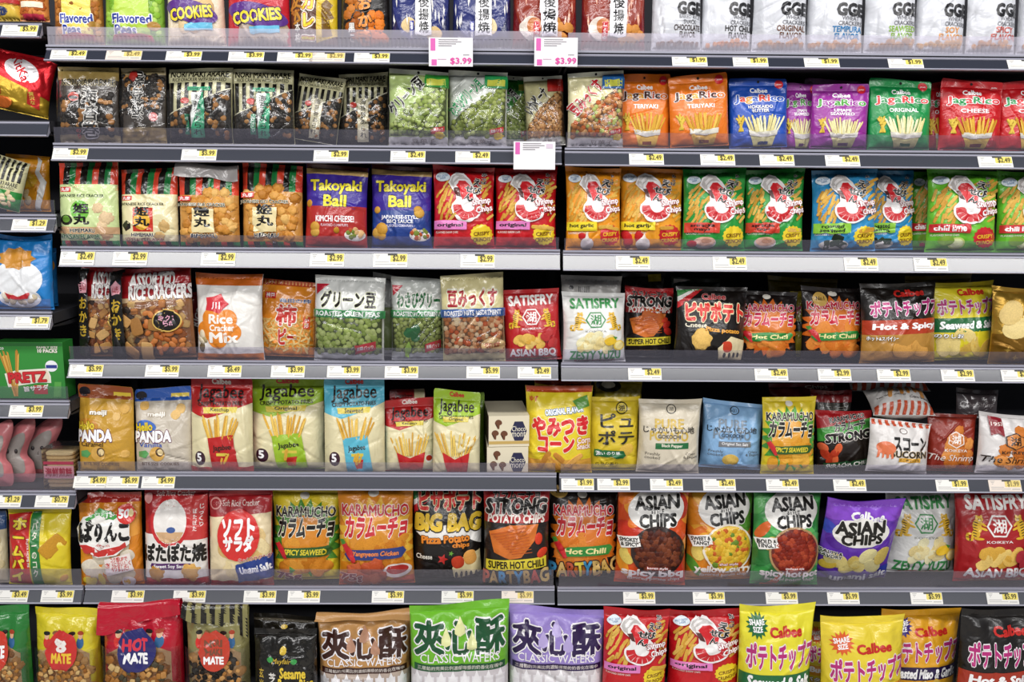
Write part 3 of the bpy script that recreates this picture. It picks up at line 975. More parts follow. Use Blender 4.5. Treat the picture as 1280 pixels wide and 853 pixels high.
FR = 'd9a834 e6bc4e c8952a'
PF = 'ece2a8 e4d894 f2ebc0'
stick_pouch(771, 836, 95, 'orange teriyaki potato stick pouch half hidden behind its twin', 'e8791c', '8a3a10', ['4a1f12', 'f0a830', '4a1f12', 'f0a830', '4a1f12', 'c04a1c', '4a1f12', 'e8791c'], 'TERIYAKI', FR, 'f0c050', dy=.03)
stick_pouch(834, 910, 84, 'orange teriyaki potato stick pouch standing in front, beside the blue pouch', 'e8791c', '8a3a10', ['4a1f12', 'f0a830', '4a1f12', 'f0a830', '4a1f12', 'c04a1c', '4a1f12', 'e8791c'], 'TERIYAKI', FR, 'f0c050', rot=3, dy=-.006)
stick_pouch(909, 982, 99, 'blue butter potato stick pouch', '2050b4', '14306e', ['2a5ec0', 'e0402e', 'e8a02a', '2a5ec0', 'e0402e', 'e0402e', '2a5ec0', '2a5ec0'], 'HOKKAIDO\nBUTTER', PF, 'd8d090', rot=2, dy=.018)
stick_pouch(975, 1017, 107, 'narrow purple seaweed potato stick pouch tucked behind', '9a2f9a', '5c1a60', ['4fa63c', '9a2f9a'], 'UMAMI\nSEAWEED', PF, 'd8d090', dy=.045)
stick_pouch(1011, 1081, 107, 'purple seaweed potato stick pouch in front of the narrow one', '9a2f9a', '5c1a60', ['4fa63c', 'a03aa0', 'a03aa0', '4fa63c'], 'UMAMI\nSEAWEED', PF, 'd8d090', rot=-1, dy=0.0)
stick_pouch(1083, 1160, 102, 'green original potato stick pouch', '159149', '0c5a2c', ['e03a34', '159149', 'e03a34', '159149', 'e03a34', 'e03a34', '159149', 'e03a34'], 'ORIGINAL', PF, 'd8d090')
stick_pouch(1152, 1186, 105, 'sliver of a red cheese potato stick pouch beside the green pouch', 'b8141f', '7a0c14', ['159149', 'd83038'], 'CHEESE', FR, 'e8c456', dy=.06)
stick_pouch(1172, 1247, 103, 'red cheese potato stick pouch in full view', 'c5161f', '7a0c14', ['d83038', '159149', '159149', 'd83038', '159149', 'd83038', '159149', 'd83038'], 'CHEESE', FR, 'e8c456', badge='c5161f')
stick_pouch(1243, 1316, 103, 'red cheese potato stick pouch cut off by the picture edge', 'c5161f', '7a0c14', ['159149', '159149', 'd83038', '159149'], 'CHEESE', FR, 'e8c456', dy=.014)

# ------------------------------------------------------------------ third shelf


def himemaru(x0, x1, yt, lab, bg, mode, dy=0.0, yaw=0.0, fold=None):
    st_ = []
    for i in range(10):
        st_.append(Pg([(i * 10 + .5, 0), (i * 10 + 10.3, 0), (i * 10 + 10.3, 33), (i * 10 + .5, 33)], ['d8442c', '17130f', '1c7a3c'][i % 3]))
        st_.append(Pg([(i * 10 + .5, 91), (i * 10 + 10.3, 91), (i * 10 + 10.3, 99.5), (i * 10 + .5, 99.5)], ['1c7a3c', 'd8442c', '17130f'][i % 3]))
    G_ = 'd9a050 c98a3a e3b468 b87a30'
    art = [st_, Bd(26 if mode == 'w' else 33, 92, bg)]
    if mode == 'w':
        art += [Fd('puff', oval(83, 66, 16, 22), 'd9b88a e0c49a cfa878', 10, .5), El(40, 57, 16, 12, '6fb83c'), El(16, 68, 11, 6, '26241f', 'cup_print'), El(16, 67, 7, 4, '6a9a3a', 'cup_print'), Bd(76, 84, 'c9a27a')]
    elif mode == 's':
        art += [Fd('puff', [(66, 78), (98, 52), (98, 90), (66, 90)], 'd8ba84 cca86c', 11, .5), Rc(26, 50, 62, 80, 'c8321f', 'emblem'), El(42, 66, 15, 12, 'e8b43a', 'emblem'), Pg([(4, 72), (14, 66), (22, 70), (22, 76), (12, 80)], '1d1b1a', 'cup_print')]
    else:
        art += [Fd('puff', rect(3, 30, 97, 90), G_, 9, .6, part='rice_crackers'), Rc(26 if mode == 'p' else 22, 52, 62, 80, 'ead9a4', 'flavor_label')]
    art += [Rc(4, 29 if mode == 'w' else 35, 24, 35 if mode == 'w' else 41, 'd8342c', 'emblem'), T('丸彦', 14, 32 if mode == 'w' else 38, 16, 4.5, 'ffffff', part='emblem'),
            T('JAPANESE RICE CRACKER', 42, 40 if mode == 'w' else 46, 78, 4.4, '1d2a18', None if mode in 'ws' else 'f3ecd2', b=.04),
            T(V_('姫丸'), 42, 61, 26, 24, '14120e', b=.06, part='title_lettering'), T('HIMEMARU', 44, 80 if mode == 'w' else 84, 42, 4.2, '14203a', 'f3ecd2', b=.05)]
    if mode == 'w': art.append(T('WASABI FLAVOR', 40, 87, 68, 5, '1f6a2c', 'e8ecc8', b=.05))
    if mode == 's': art.append(T('SOYSAUCE FLAVOR', 46, 89.5, 66, 4, '8a2a1c', 'f0e8d0', b=.03))
    B(2, x0, x1, yt, lab, bg, art, kind='flat', name='rice_cracker_bag', cat='cracker bag', dy=dy, fin='gloss', st=.05, yaw=yaw, fold=fold)


himemaru(77, 151, 205, 'pale green wasabi rice cracker bag with striped top', 'cfe0a0', 'w')
himemaru(153, 226, 213, 'cream soy sauce rice cracker bag with striped top', 'e6dcae', 's', dy=.01)
himemaru(227, 301, 214, 'brown rice cracker bag with striped top, a grey bag end folded over it', 'c98f44', 'p', fold=(.03, 'b4b0ae', .2))
himemaru(304, 380, 206, 'brown rice cracker bag with striped top, beside the red corn puff bag', 'c98f44', 'q', dy=.01)


def takoyaki(x0, x1, yt, lab, low, lines, dy=0.0):
    P_ = 'c9963a d6a84c b98428'
    art = [Bd(0, 8, '4a1f1a'), Bd(6, 13, 'c9a86a'), Bd(12, 54, '3a2690'), Bd(50, 100, low) if low == 'b02a26' else Bd(54, 100, low),
           T('Takoyaki', 50, 27, 82, 16, 'f2e233', '1c1450', b=.05, ow=.05, r=1), T('Ball', 50, 43.5, 36, 13, 'f2e233', '1c1450', b=.05, ow=.05), T(lines, 50, 65, 62, 7 if '\n' not in lines else 10, 'ffffff', b=.04), T('FLAVORED CORN PUFFS', 50, 72.5, 44, 3, 'e8e0ea', b=.01)]
    for (u, v, s) in ([(82, 52, 7), (22, 78, 9), (50, 82, 6), (20, 92, 8), (46, 94, 7), (4, 46, 6)] if low == 'b02a26' else [(8, 50, 7), (86, 56, 8), (8, 77, 9), (24, 82, 10), (58, 84, 7), (18, 95, 8), (48, 95, 8)]):
        art.append(Fd('ball', oval(u, v, 2.2, 1.8), P_, s, .45, dens=9) if False else dict(k='f', kind='ball', pts=np.array([(u - s * .8, v - s * .6), (u + s * .8, v - s * .6), (u + s * .8, v + s * .6), (u - s * .8, v + s * .6)]), cols=P_.split(), size=s, flat=.4, part='corn_puff_print', dens=1.0, back=None, rot=None))
    art += [El(82, 84, 16, 7, 'e9e4da', 'dish_print'), Fd('puff', oval(82, 83, 13, 6), 'b8562c 7a8a3a d9b07a', 4, .5, part='dish_print')]
    B(2, x0, x1, yt, lab, '3a2690', art, name='corn_puff_bag', cat='snack bag', dy=dy)


takoyaki(381, 461, 207, 'purple and red corn puff bag with yellow title', 'b02a26', 'KIMCHI CHEESE!')
takoyaki(463, 541, 207, 'purple and blue corn puff bag with yellow title', '23408a', 'JAPANESE-STYLE\nBBQ SAUCE', dy=.012)


def shrimp_bag(row, x0, x1, yt, lab, base, top, strip, stripc, flav, mode, dy=0.0, rot=0.0, yaw=0.0, vs=1.0, cut=100):
    """vs: how far the print is squeezed upward for the taller bag"""
    Y_ = 'd9aa48 e2b85a cf9a3a'
    k = vs

    def q(L): return [(u, v * k) for u, v in L]
    fries = [Fd('stick', q([(3, 64), (5, 30), (26, 26), (40, 46), (34, 66)]), Y_, 5.4, .5, rot=62, dens=1.0, part='shrimp_chip_print'), Fd('stick', q([(66, 16), (98, 14), (98, 62), (84, 64), (80, 40)]), Y_, 5.4, .5, rot=35, dens=1.0, part='shrimp_chip_print'),
             Fd('stick', q([(6, 26), (30, 16), (30, 26), (6, 34)]), Y_, 5, .5, rot=50, dens=.8, part='shrimp_chip_print')]
    n = 22
    arc = [(55 + 22 * math.cos(a), 50 + 14 * math.sin(a)) for a in np.linspace(-.5, 3.35, n)]
    arci = [(57 + 11 * math.cos(a), 48 + 7 * math.sin(a)) for a in np.linspace(3.35, -.5, n)]
    arco = [(55 + 25 * math.cos(a), 50 + 16.4 * math.sin(a)) for a in np.linspace(-.6, 3.2, n)]
    SP = 'shrimp_print'
    art = [Bd(0, 9 * k, top) if top else [], fries,
           El(16, 14 * k, 11, 5 * k, 'dfeaf0', 'emblem'), T('WILD CAUGHT\nSHRIMP', 16, 14 * k, 17, 5 * k, '3a6aa0', b=.02, r=8, part='emblem'),
           Pg(q([(24, 21), (29, 12), (38, 8), (50, 9.5), (60, 17), (67, 27), (70, 36), (78, 42)] + arco[1:] + [(31, 46), (38, 40), (38, 32), (31, 27)]), 'f3f0ee', SP),
           Pg(q([(27, 20), (31, 13), (39, 10), (49, 11.5), (57, 17), (50, 16), (42, 16), (35, 21), (35, 27), (30, 25)]), 'c4bfbb', SP),
           Pg(q([(32, 17), (37, 12.5), (44, 12.5), (38, 15.5), (33, 21)]), 'f0ecea', SP),
           Pg(q([(38, 24), (43, 18), (52, 18), (60, 24), (66, 34), (64, 42), (54, 46), (48, 42), (45, 34)]), 'd4222a', SP),
           Pg(q([(50, 22), (56, 23), (61, 33), (56, 33)]), 'e8605c', SP),
           Pg(q([(34, 27), (41, 27), (46, 38), (40, 36)]), '5a2a28', SP),
           Pg(q(arc + arci), 'c91f28', SP), El(54, 46 * k, 9, 6 * k, 'f3f0ee', SP)]
    for a in (0.1, .55, 1.0, 1.45, 1.9, 2.35, 2.8):
        art.append(Pg(q([(56 + 12 * math.cos(a), 49 + 8 * math.sin(a)), (55 + 21 * math.cos(a - .03), 50 + 13.4 * math.sin(a - .03)), (55 + 21 * math.cos(a + .03), 50 + 13.4 * math.sin(a + .03))]), 'f3dcd8', SP))
    art += [T(V_('せん'), 58, 33 * k, 13, 17 * k, '14110f', 'f6f3ee', b=.06, ow=.05, part='title_lettering', r=-8), T(V_('えび'), 72, 25 * k, 14, 19 * k, '14110f', 'f6f3ee', b=.06, ow=.05, part='title_lettering', r=-8), T(V_('かっぱ'), 83, 15 * k, 7, 13 * k, '14110f', 'f6f3ee', b=.05, ow=.05, part='title_lettering', r=-8),
            T('Shrimp', 78, 43 * k, 28, 9 * k, 'ffffff', 'a8202a', r=12, b=.04, ow=.08), T('Chips', 83, 52 * k, 24, 9 * k, 'ffffff', 'a8202a', r=12, b=.04, ow=.08)]
    if cut > 70:
        two = '\n' in flav
        art += [Rc(3, 66 * k, 55, (76 if not two else 78) * k, strip, 'flavor_label'), T(flav, 28, (71 if not two else 72) * k, 40 if not two else 34, (5.5 if not two else 9) * k, stripc, b=.05, part='flavor_label'),
                T('FLAVORED SHRIMP CHIPS', 22, 79.5 * k, 36, 2.4 * k, 'f6ece4', b=.01)]
        bc, tc = ('c8222a', 'f0c030') if mode in ('garlic', 'lime') else ('f0d22e', '7a4a10')
        art += [St(79, 82 * k, 19, 13 * k, 16, bc, 'emblem', .9), Fd('stick', q(rect(70, 72, 88, 77)), Y_, 8, .4, rot=0, part='emblem'), T('CRISPY', 79, 81 * k, 26, 4.4 * k, tc, r=4, b=.05, part='emblem'), T('CRUNCHY', 79, 88 * k, 28, 4.4 * k, tc, r=4, b=.05, part='emblem')]
        if mode == 'garlic':
            art += [Fd('nut', q(rect(10, 82, 34, 92)), 'c8282a b81f22', 8, .5, dens=.7, part='ingredient_print'), El(37, 92 * k, 11, 7 * k, 'efe6df', 'ingredient_print'), Pg(q([(34, 88), (36, 79), (38, 79), (41, 88)]), 'e9dfd2', 'ingredient_print')]
        elif mode == 'mayo':
            art += [El(33, 90 * k, 18, 7 * k, 'c9c2bc', 'ingredient_print'), El(33, 88.5 * k, 16, 5.5 * k, 'e6b79c', 'ingredient_print'), El(35, 88 * k, 8, 3 * k, 'c9906a', 'ingredient_print'), Fd('nut', q(rect(4, 90, 16, 96)), 'b8222a', 7, .5, part='ingredient_print')]
        elif mode == 'weed':
            art += [El(32, 92 * k, 22, 6 * k, 'd8d4cc', 'ingredient_print'), Fd('slab', q(oval(32, 89, 17, 6)), '2c3a2a 3a4a36 222e22', 7, .6, part='ingredient_print')]
        elif mode == 'lime':
            art += [El(38, 89 * k, 12, 7 * k, 'c8d878', 'ingredient_print'), El(38, 89 * k, 9, 5.3 * k, 'e3ebb0', 'ingredient_print'), El(24, 86 * k, 11, 6 * k, '7fa83a', 'ingredient_print'), Fd('nut', q(rect(24, 93, 44, 97)), 'b82a4a', 6, .5, part='ingredient_print')]
    B(row, x0, x1, yt, lab, base, art, name='shrimp_chip_bag', cat='chip bag', dy=dy, rot=rot, yaw=yaw, group='shrimp chip bags')


OR = ('c8161f', 'a8121a', 'e27fc0', '1c1014', 'original', 'orig')
shrimp_bag(2, 541, 619, 205, 'red original shrimp chip bag on the third shelf beside the blue corn puffs', *OR)
shrimp_bag(2, 618, 697, 212, 'red original shrimp chip bag on the third shelf at the bay joint', *OR, dy=.014)
shrimp_bag(2, 706, 777, 208, 'orange hot garlic shrimp chip bag at the bay joint', 'ef9a1f', 'd9821a', 'f2dc2e', '221a0c', 'hot garlic', 'garlic', dy=.004)
shrimp_bag(2, 774, 854, 207, 'orange hot garlic shrimp chip bag next to the green sriracha one', 'f0a024', 'd9821a', 'f2dc2e', '221a0c', 'hot garlic', 'garlic', dy=.022)
shrimp_bag(2, 853, 933, 207, 'green sriracha mayo shrimp chip bag with a whole red label', '2a9a3c', '1c7a2c', 'd2402c', '1c0c0a', 'sriracha\nmayo', 'mayo', dy=.006)
shrimp_bag(2, 930, 1005, 212, 'green sriracha mayo shrimp chip bag with its label partly covered', '2a9a3c', '1c7a2c', 'd2402c', '1c0c0a', 'sriracha\nmayo', 'mayo', dy=.02)
shrimp_bag(2, 1014, 1096, 213, 'blue roasted seaweed shrimp chip bag in front', '2f8fc4', '23709c', '8cc83c', '12301a', 'roasted\nseaweed', 'weed', dy=-.004)
shrimp_bag(2, 1075, 1143, 214, 'blue roasted seaweed shrimp chip bag standing half behind the other', '2f8fc4', '23709c', '8cc83c', '12301a', 'roasted\nseaweed', 'weed', dy=.06)
shrimp_bag(2, 1136, 1196, 209, 'lime green chili lime shrimp chip bag mostly hidden behind another', '5fae2e', '3f8a22', 'cc2a30', 'ffffff', 'chili lime', 'lime', dy=.095)
shrimp_bag(2, 1160, 1247, 208, 'lime green chili lime shrimp chip bag shown whole', '6abf30', '4a9a28', 'cc2a30', 'ffffff', 'chili lime', 'lime', dy=-.004)
shrimp_bag(2, 1246, 1328, 209, 'lime green chili lime shrimp chip bag cut off by the picture edge', '6abf30', '4a9a28', 'cc2a30', 'ffffff', 'chili lime', 'lime', dy=.012)

B(1, 1004, 1074, 87, 'shade-darkened purple pouch lying behind the purple seaweed pouches, only its top showing', '5a2058', [Pg([(4, 0), (96, 0), (80, 9), (50, 12), (20, 9)], '8a4a88')], kind='pouch', dy=.13, name='potato_stick_pouch', cat='snack pouch')  # shade of the shelf interior is mixed into this purple
B(1, 1178, 1246, 97, 'shade-darkened red pouch top behind the red cheese pouches', '8a1218', [], kind='pouch', dy=.1, name='potato_stick_pouch', cat='snack pouch')  # cheese pouch red, darkened to carry the shade back there

# ------------------------------------------------------------------ fourth shelf
MIXN = 'b9783c a8602c c98f50 8a4a22 d9b070 3a2a20 c8a468'


def assorted(x0, x1, yt, lab, badge, rot, dy):
    art = [Bd(0, 34, 'a01c22'), Pg([(0, 33), (100, 30), (100, 35), (0, 38)], 'd9b890'), Fd('cube', rect(14, 38, 97, 97), MIXN, 6.5, .7, part='rice_crackers'), Fd('nut', [(40, 50), (90, 44), (90, 94), (50, 92)], 'b56a34 a65c2a c07840', 4.6, .6, part='rice_crackers', dens=.7),
           Fd('slab', rect(16, 50, 60, 96), 'c9a066 b88a50 9c6e3a', 9, .6, part='rice_crackers', dens=.35),
           Rc(2, 3, 19, 96, '1a1714', 'side_strip'), T(V_('おかき'), 10.5, 55, 12, 42, 'c9a634', b=.04), Pg([(10, 14), (18, 19), (16, 29), (5, 29), (3, 19)], 'e8a8b4', 'emblem'), T('山形', 10.5, 23, 9, 6, 'a8242c', part='emblem'),
           T('ASSORTED', 53, 14, 58, 15, 'f4f0ec', '5a1014', b=.07, ow=.04), T('RICE CRACKERS', 62, 28 - 1, 78, 14, 'f4f0ec', '5a1014', b=.07, ow=.04),
           El(73, 58, 17, 12, 'd9b45a', 'emblem'), El(73, 58, 15.5, 10.8, '1a1512', 'emblem'), T('ミックス\nあられ', 73, 58, 20, 11, badge, b=.04, part='emblem')]
    B(3, x0, x1, yt, lab, '8a5a34', art, kind='flat', name='rice_cracker_bag', cat='cracker bag', rot=rot, dy=dy, fin='gloss', film=(.06, .62), T_=.045)


assorted(106, 172, 336, 'assorted rice cracker bag half covered by its twin at the shelf end', 'd9b45a', .01, .074)
assorted(142, 245, 334, 'assorted rice cracker bag in front with its red header in full view', 'e8a8c0', 3, .012)
B(3, 232, 268, 366, 'dark red edge of a rice cracker bag behind the white rice mix', '7a1a1c', [Bd(50, 99, '4a3020'), T('RICE', 60, 40, 60, 12, 'e8e0dc', r=70)], dy=.1, kind='flat', name='rice_cracker_bag', cat='cracker bag')
FL = [El(40 + 21 * math.cos(a), 61 + 13 * math.sin(a), 15, 11, 'e88a2a', 'flower_print') for a in np.linspace(0.4, 6.68, 6)[:-1]]
B(3, 242, 330, 345, 'white rice cracker mix bag with orange flower print', 'e9e6e0',
  [Bd(0, 13, 'c9641c'), Bd(91, 100, 'd87a2c'), FL, El(40, 61, 22, 15, 'e88a2a', 'flower_print'), St(36, 34, 20, 12, 5, 'd2303a', 'emblem', .72), El(36, 34, 13, 8, 'd2303a', 'emblem'), T('川', 36, 36, 12, 8, 'ffffff', b=.03, part='emblem'),
   T('Rice', 44, 51, 36, 10, 'fbf6ee', b=.05), T('Cracker', 46, 61, 38, 7, 'fbf6ee', b=.05), T('Mix', 48, 72, 42, 11, 'fbf6ee', b=.06), Fd('nut', rect(4, 68, 22, 86), 'c8b890 a89870 6a5a40 d8ccb0', 6, .6, part='rice_crackers')], name='rice_cracker_bag', cat='cracker bag', T_=.07)
B(3, 325, 398, 351, 'orange bag of crescent crackers and peanuts with red lettering', 'e8902a',
  [Bd(0, 7, 'c8502a')] + [Rc(2 + i * 6, 1, 4.5 + i * 6, 6, 'e8a05a') for i in range(17)] + [Rc(10, 16, 30, 24, 'd8342c', 'emblem'), T('神戸', 20, 20, 16, 6, 'ffffff', part='emblem'), T('亀田の柿', 64, 26, 54, 5, '3a5a9a', 'f4ead8', b=.03),
   Fd('stick', [(6, 50), (94, 42), (92, 92), (10, 92)], 'd9b26a c99a4c e6c684', 4.2, .5, part='peanuts'), T('柿', 50, 45, 34, 26, 'c8342a', 'f6eee0', b=.06, ow=.06), T('ピー', 52, 73, 30, 20, 'c8342a', 'f6eee0', b=.06, ow=.06), Rc(80, 46, 91, 62, 'd8502c', 'flavor_label'), T(V_('小形'), 85.5, 54, 7, 13, 'ffffff', part='flavor_label'), Bd(92, 100, 'd8802c')],
  name='cracker_nut_bag', cat='snack bag', kind='flat', rot=-2, dy=.07, T_=.045, fin='gloss')


def peas_top(x0, x1, yt, lab, top, title, tc, to, band, btext, cols, part, dy=0, rot=0.0, cat='pea bag', nm='pea_bag', leaf=False, T_=None):
    art = [Bd(0, 40, top), Bd(88, 100, top), Fd('ball', rect(2, 46, 98, 89), cols, 4.4, .7, part=part, back='46521f' if part == 'peas' else '6a4826'), Bd(39, 48, band, 'flavor_label'), T(btext, 50, 43.5, 88, 5.2, 'ffffff', b=.05, part='flavor_label'),
           T(title, 50, 27, 78, 18, tc, to, b=.07, ow=.05, o2='f4f2ea', ow2=.13)]
    if cat == 'pea bag':
        art += [Pg([(3, 10), (22, 10), (4, 22)], 'c8283a', 'emblem'), Rc(62, 77, 90, 87, 'cf2a3a', 'flavor_label', 3), T('新鮮パック', 76, 82, 22, 4.5, 'ffffff', r=10, part='flavor_label')]
    else:
        art += [El(80, 80, 18, 8, 'e9c890', 'emblem'), T('新鮮', 80, 80, 22, 5, 'b85a3a', part='emblem')]
    if leaf:
        art += [El(32, 66, 9, 6, '1f6a34', 'leaf_print'), El(44, 62, 9, 6, '1f6a34', 'leaf_print'), El(44, 72, 8, 5, '1f6a34', 'leaf_print'), Pg([(24, 84), (32, 76), (38, 84), (32, 96), (24, 94)], 'a8cf5a', 'leaf_print')]
    B(3, x0, x1, yt, lab, top, art, kind='flat', name=nm, cat=cat, dy=dy, rot=rot, fin='gloss', film=(.11, .6), T_=T_)


peas_top(392, 482, 347, 'white-topped roasted green pea bag with black title', 'dfe1dc', 'グリーン豆', '1c1412', 'e8f0c8', '2f8a4a', 'ROASTED GREEN PEAS', PEA, 'peas', T_=.055, rot=-1)
B(3, 468, 497, 344, 'grey plastic edge of a pea bag behind the roasted green peas', 'b4b6b4', [Bd(40, 92, '7a8a56')], dy=.095, kind='flat', name='pea_bag', cat='pea bag')
peas_top(490, 558, 349, 'white-topped wasabi pea bag with green title', 'd2d6d0', 'わさびグリー', '1f6a34', 'f0f2ea', '2f8a4a', 'ROASTED HOT GREEN PE', '93a054 a8b46c 7f8c42', 'peas', dy=.045, leaf=True)
peas_top(551, 632, 343, 'yellow-topped roasted nut bag with blue banner', 'd9cf9a', '豆みっくす', 'a3202c', 'e8e0b0', '2a5aa0', 'ROASTED NUTS ASSORTMENT', 'c88a5a e0bc90 d8a478 b5703c e8d4b0 c05a2a', 'mixed_nuts', dy=-.004, rot=2, cat='nut bag', nm='nut_bag')


def tiger(u, v, s, mir):
    def e(x, y, rx, ry, c='e2b42c', rot=0.0): return El(u + mir * x * s, v + y * s * .72, rx * s, ry * s * .72, c, 'emblem', mir * rot)
    out = [e(0, -2, 5.5, 10, rot=-.2), e(-2, 9, 5, 6), e(3, -13, 5, 4.4), e(0, -17, 1.6, 1.8), e(6, -17, 1.6, 1.8), e(7, -6, 5, 1.9, rot=.5), e(8, 1, 5, 1.9, rot=.3), e(2, 16, 6, 2), e(-6, 13, 2, 5, rot=.4), e(-9, 18, 4, 1.8), e(-12, 14, 1.7, 4.4), e(-10, 9, 3, 1.6)]
    for x, y, rx in ((0, -8, 4.6), (-.5, -4, 4.8), (-1, 0, 4.8), (-1.5, 4, 4.4), (-2, 8, 4.2), (-2, 12, 3.4)):
        out.append(e(x - 1.2, y, rx * .72, .75, '2a1c10', .25))
    out += [e(4.6, -13, .8, .9, '2a1c10'), e(2, -13, .7, .8, '2a1c10'), e(3.4, -11, 1.6, .6, 'f6f0e6'), e(-12, 14, 1.7, .7, '2a1c10'), e(-9, 18, .8, 1.6, '2a1c10')]
    return out


def satis(row, x0, x1, yt, lab, base, main, flav, red, dy=0.0, rot=0.0, yaw=0.0, k=1.0, kind='pillow', top=True):
    C_ = 'e2b85a d9a844 ecc872' if red else 'ecdca4 e4d090 f2e6ba'
    hx = [(50 + 17 * math.cos(a), 38 + 12.5 * math.sin(a)) for a in np.linspace(0, 2 * PI, 7)[:-1]]
    hy = [(50 + 14.4 * math.cos(a), 38 + 10.6 * math.sin(a)) for a in np.linspace(0, 2 * PI, 7)[:-1]]
    art = [T('SATISFRY', 50, 15, 78, 13, main, b=.06, r=1, part='title_lettering'), Pg(hx, main, 'emblem'), Pg(hy, base, 'emblem'), T('湖', 50, 38, 17, 13.5, main, b=.03, part='emblem'), tiger(22, 40, .95, 1), tiger(79, 40, .95, -1),
           T('KOIKEYA', 50, 54, 34, 2.6, main if red else '9a9a90', b=.02),
           Fd('chip', [(20, 74), (34, 61), (68, 59), (78, 72), (70, 80), (30, 80)], C_, 9, .7, rot=35, dens=1.7)]
    if red:
        art += [Fd('chip', [(70, 62), (90, 60), (88, 78), (72, 78)], 'a8303a b83a3a', 7, .3)]
    else:
        art += [El(72, 68, 10, 5.5, 'ecc22e', 'lemon_print', -.2), El(86, 74, 9, 7, 'e8c64a', 'lemon_print'), El(86, 74, 7, 5.5, 'f4e29a', 'lemon_print'), Pg([(76, 61), (84, 63), (80, 66)], '4a8a34', 'lemon_print')]
    art += [T(flav, 50, 88, 80, 11.5, main, b=.06, part='flavor_lettering'), T('FLAVORED POTATO CHIPS', 50, 96, 64, 3, 'b8343a' if not red else 'e0b84a', b=.02)]
    return B(row, x0, x1, yt, lab, base, art, name='potato_chip_bag', cat='chip bag', dy=dy, rot=rot, yaw=yaw, kind=kind)


satis(3, 627, 702, 362, 'red chip bag with white tiger emblem, standing at the bay joint', 'b81f24', 'f2eeea', 'ASIAN BBQ', True, rot=3, dy=.012)
satis(3, 702, 783, 368, 'white yuzu chip bag with green tiger emblem, under a folded-over bag end', 'e6e6e2', '3f9050', 'ZESTY YUZU', False, dy=0.0, yaw=4)
B(3, 700, 776, 346, 'grey-white chip bag showing its barcode side behind the white yuzu bag', 'd2d0cc', [Bd(0, 24, 'a8a6a2')] + [Rc(28 + i * 2.2, 12, 29.2 + i * 2.2, 19, '3a3a3c') for i in range(9)] + [El(16, 14, 4, 2.5, '4a4a4c')], dy=.1, lean=-3, name='potato_chip_bag', cat='chip bag')


def kara(row, x0, x1, yt, lab, base, burst, tcol, tout, flav, band, bcol, food, dy=0.0, rot=0.0, yaw=0.0, party=False, extra=(), ow2=None, chili=True):
    art = [St(50, 52, 56, 42, 22, burst, 'burst_print', .78), El(50, 54, 36, 27, food.split()[0]), Fd('chip', [(12, 54), (88, 54), (84, 88), (16, 88)], food, 11, .5, dens=1.4),
           El(48, 8, 7, 3.4, 'e9e4d8', 'emblem'), T('KARAMUCHO', 50, 24, 88, 10, tcol, tout, b=.05, ow=.06), T('カラムーチョ', 51, 40, 82, 19, tcol, tout, b=.08, ow=.06, o2=ow2, sh=.12), Pg([(14, 61), (86, 59), (90, 63), (84, 69.5), (16, 71), (10, 66)], band, 'flavor_label'), T(flav, 50, 65, 60, 5.6, bcol, b=.05, part='flavor_label', sh=.15)]
    if chili:
        art += [Pg([(6, 56), (12, 54), (20, 62), (24, 72), (20, 73), (12, 64)], 'c8262c', 'chili_print'), Pg([(4, 52), (9, 51), (12, 55), (7, 57)], '4a8a34', 'chili_print')]
    art += list(extra)
    if party:
        cols = ['4a9ac8', 'd8b46a', 'c85a3a', 'e8d04a', '4a9ac8', 'd8b46a', 'c8a050', 'e0c070']
        art += [T('PARTYBAG', 50, 84, 98, 15, 'ffffff', '2a1a1c', b=.06, ow=.07, cols=cols, r=4, part='title_lettering')]
    return B(row, x0, x1, yt, lab, base, art, name='potato_chip_bag', cat='chip bag', dy=dy, rot=rot, yaw=yaw, T_=.07)


def strong(row, x0, x1, yt, lab, dy, party=False, rot=0.0):
    art = [Bd(0, 35, 'a81c20'), T('カラムーチョ', 50, 9, 70, 8, '1a1414', 'c8c0b8', b=.05, ow=.04), T('STRONG', 50, 19.5, 90, 13, '15110f', 'e8e2d8', b=.09, ow=.06, sh=.1), T('POTATO CHIPS', 50, 31, 86, 7.5, 'f0e8de', b=.06, sh=.1),
           Pg([(8, 44), (40, 37), (84, 36), (78, 52), (58, 68), (40, 70), (16, 64)], 'd9752a', 'chip_print'), Fd('chip', [(14, 42), (78, 40), (56, 58), (20, 56)], 'd9752a c8621e e08a3a', 20, .25, part='chip_print')]
    for i in range(9):
        art.append(Pg([(12 + i * 4, 46 + i * 2.2), (66 + i, 38 + i * 3.0), (66 + i, 38.7 + i * 3.0), (12 + i * 4, 47 + i * 2.2)], 'b85418', 'chip_print'))
    art += [Pg([(4, 72), (96, 68), (96, 79), (4, 83)], 'e2cf3a', 'flavor_label'), T('SUPER HOT CHILI', 50, 75.5, 84, 7, '1a1410', b=.05, r=2.5, part='flavor_label'), Fd('nut', [(80, 44), (97, 44), (97, 66), (84, 66)], 'b82a20 d8442a', 8, .5)]
    if party:
        art.append(T('PARTYBAG', 50, 89, 98, 14, 'ffffff', '2a1a1c', b=.06, ow=.07, cols=['c85a3a', 'd8b46a', '4a9ac8', 'c8a050', '4a9ac8', 'd8b46a', 'c84a3a', 'e0c070'], r=3, part='title_lettering'))
    B(row, x0, x1, yt, lab, '1c1614', art, name='potato_chip_bag', cat='chip bag', dy=dy, rot=rot, T_=.07)


strong(3, 779, 841, 362, 'dark strong potato chip bag set back in the shade', .085)


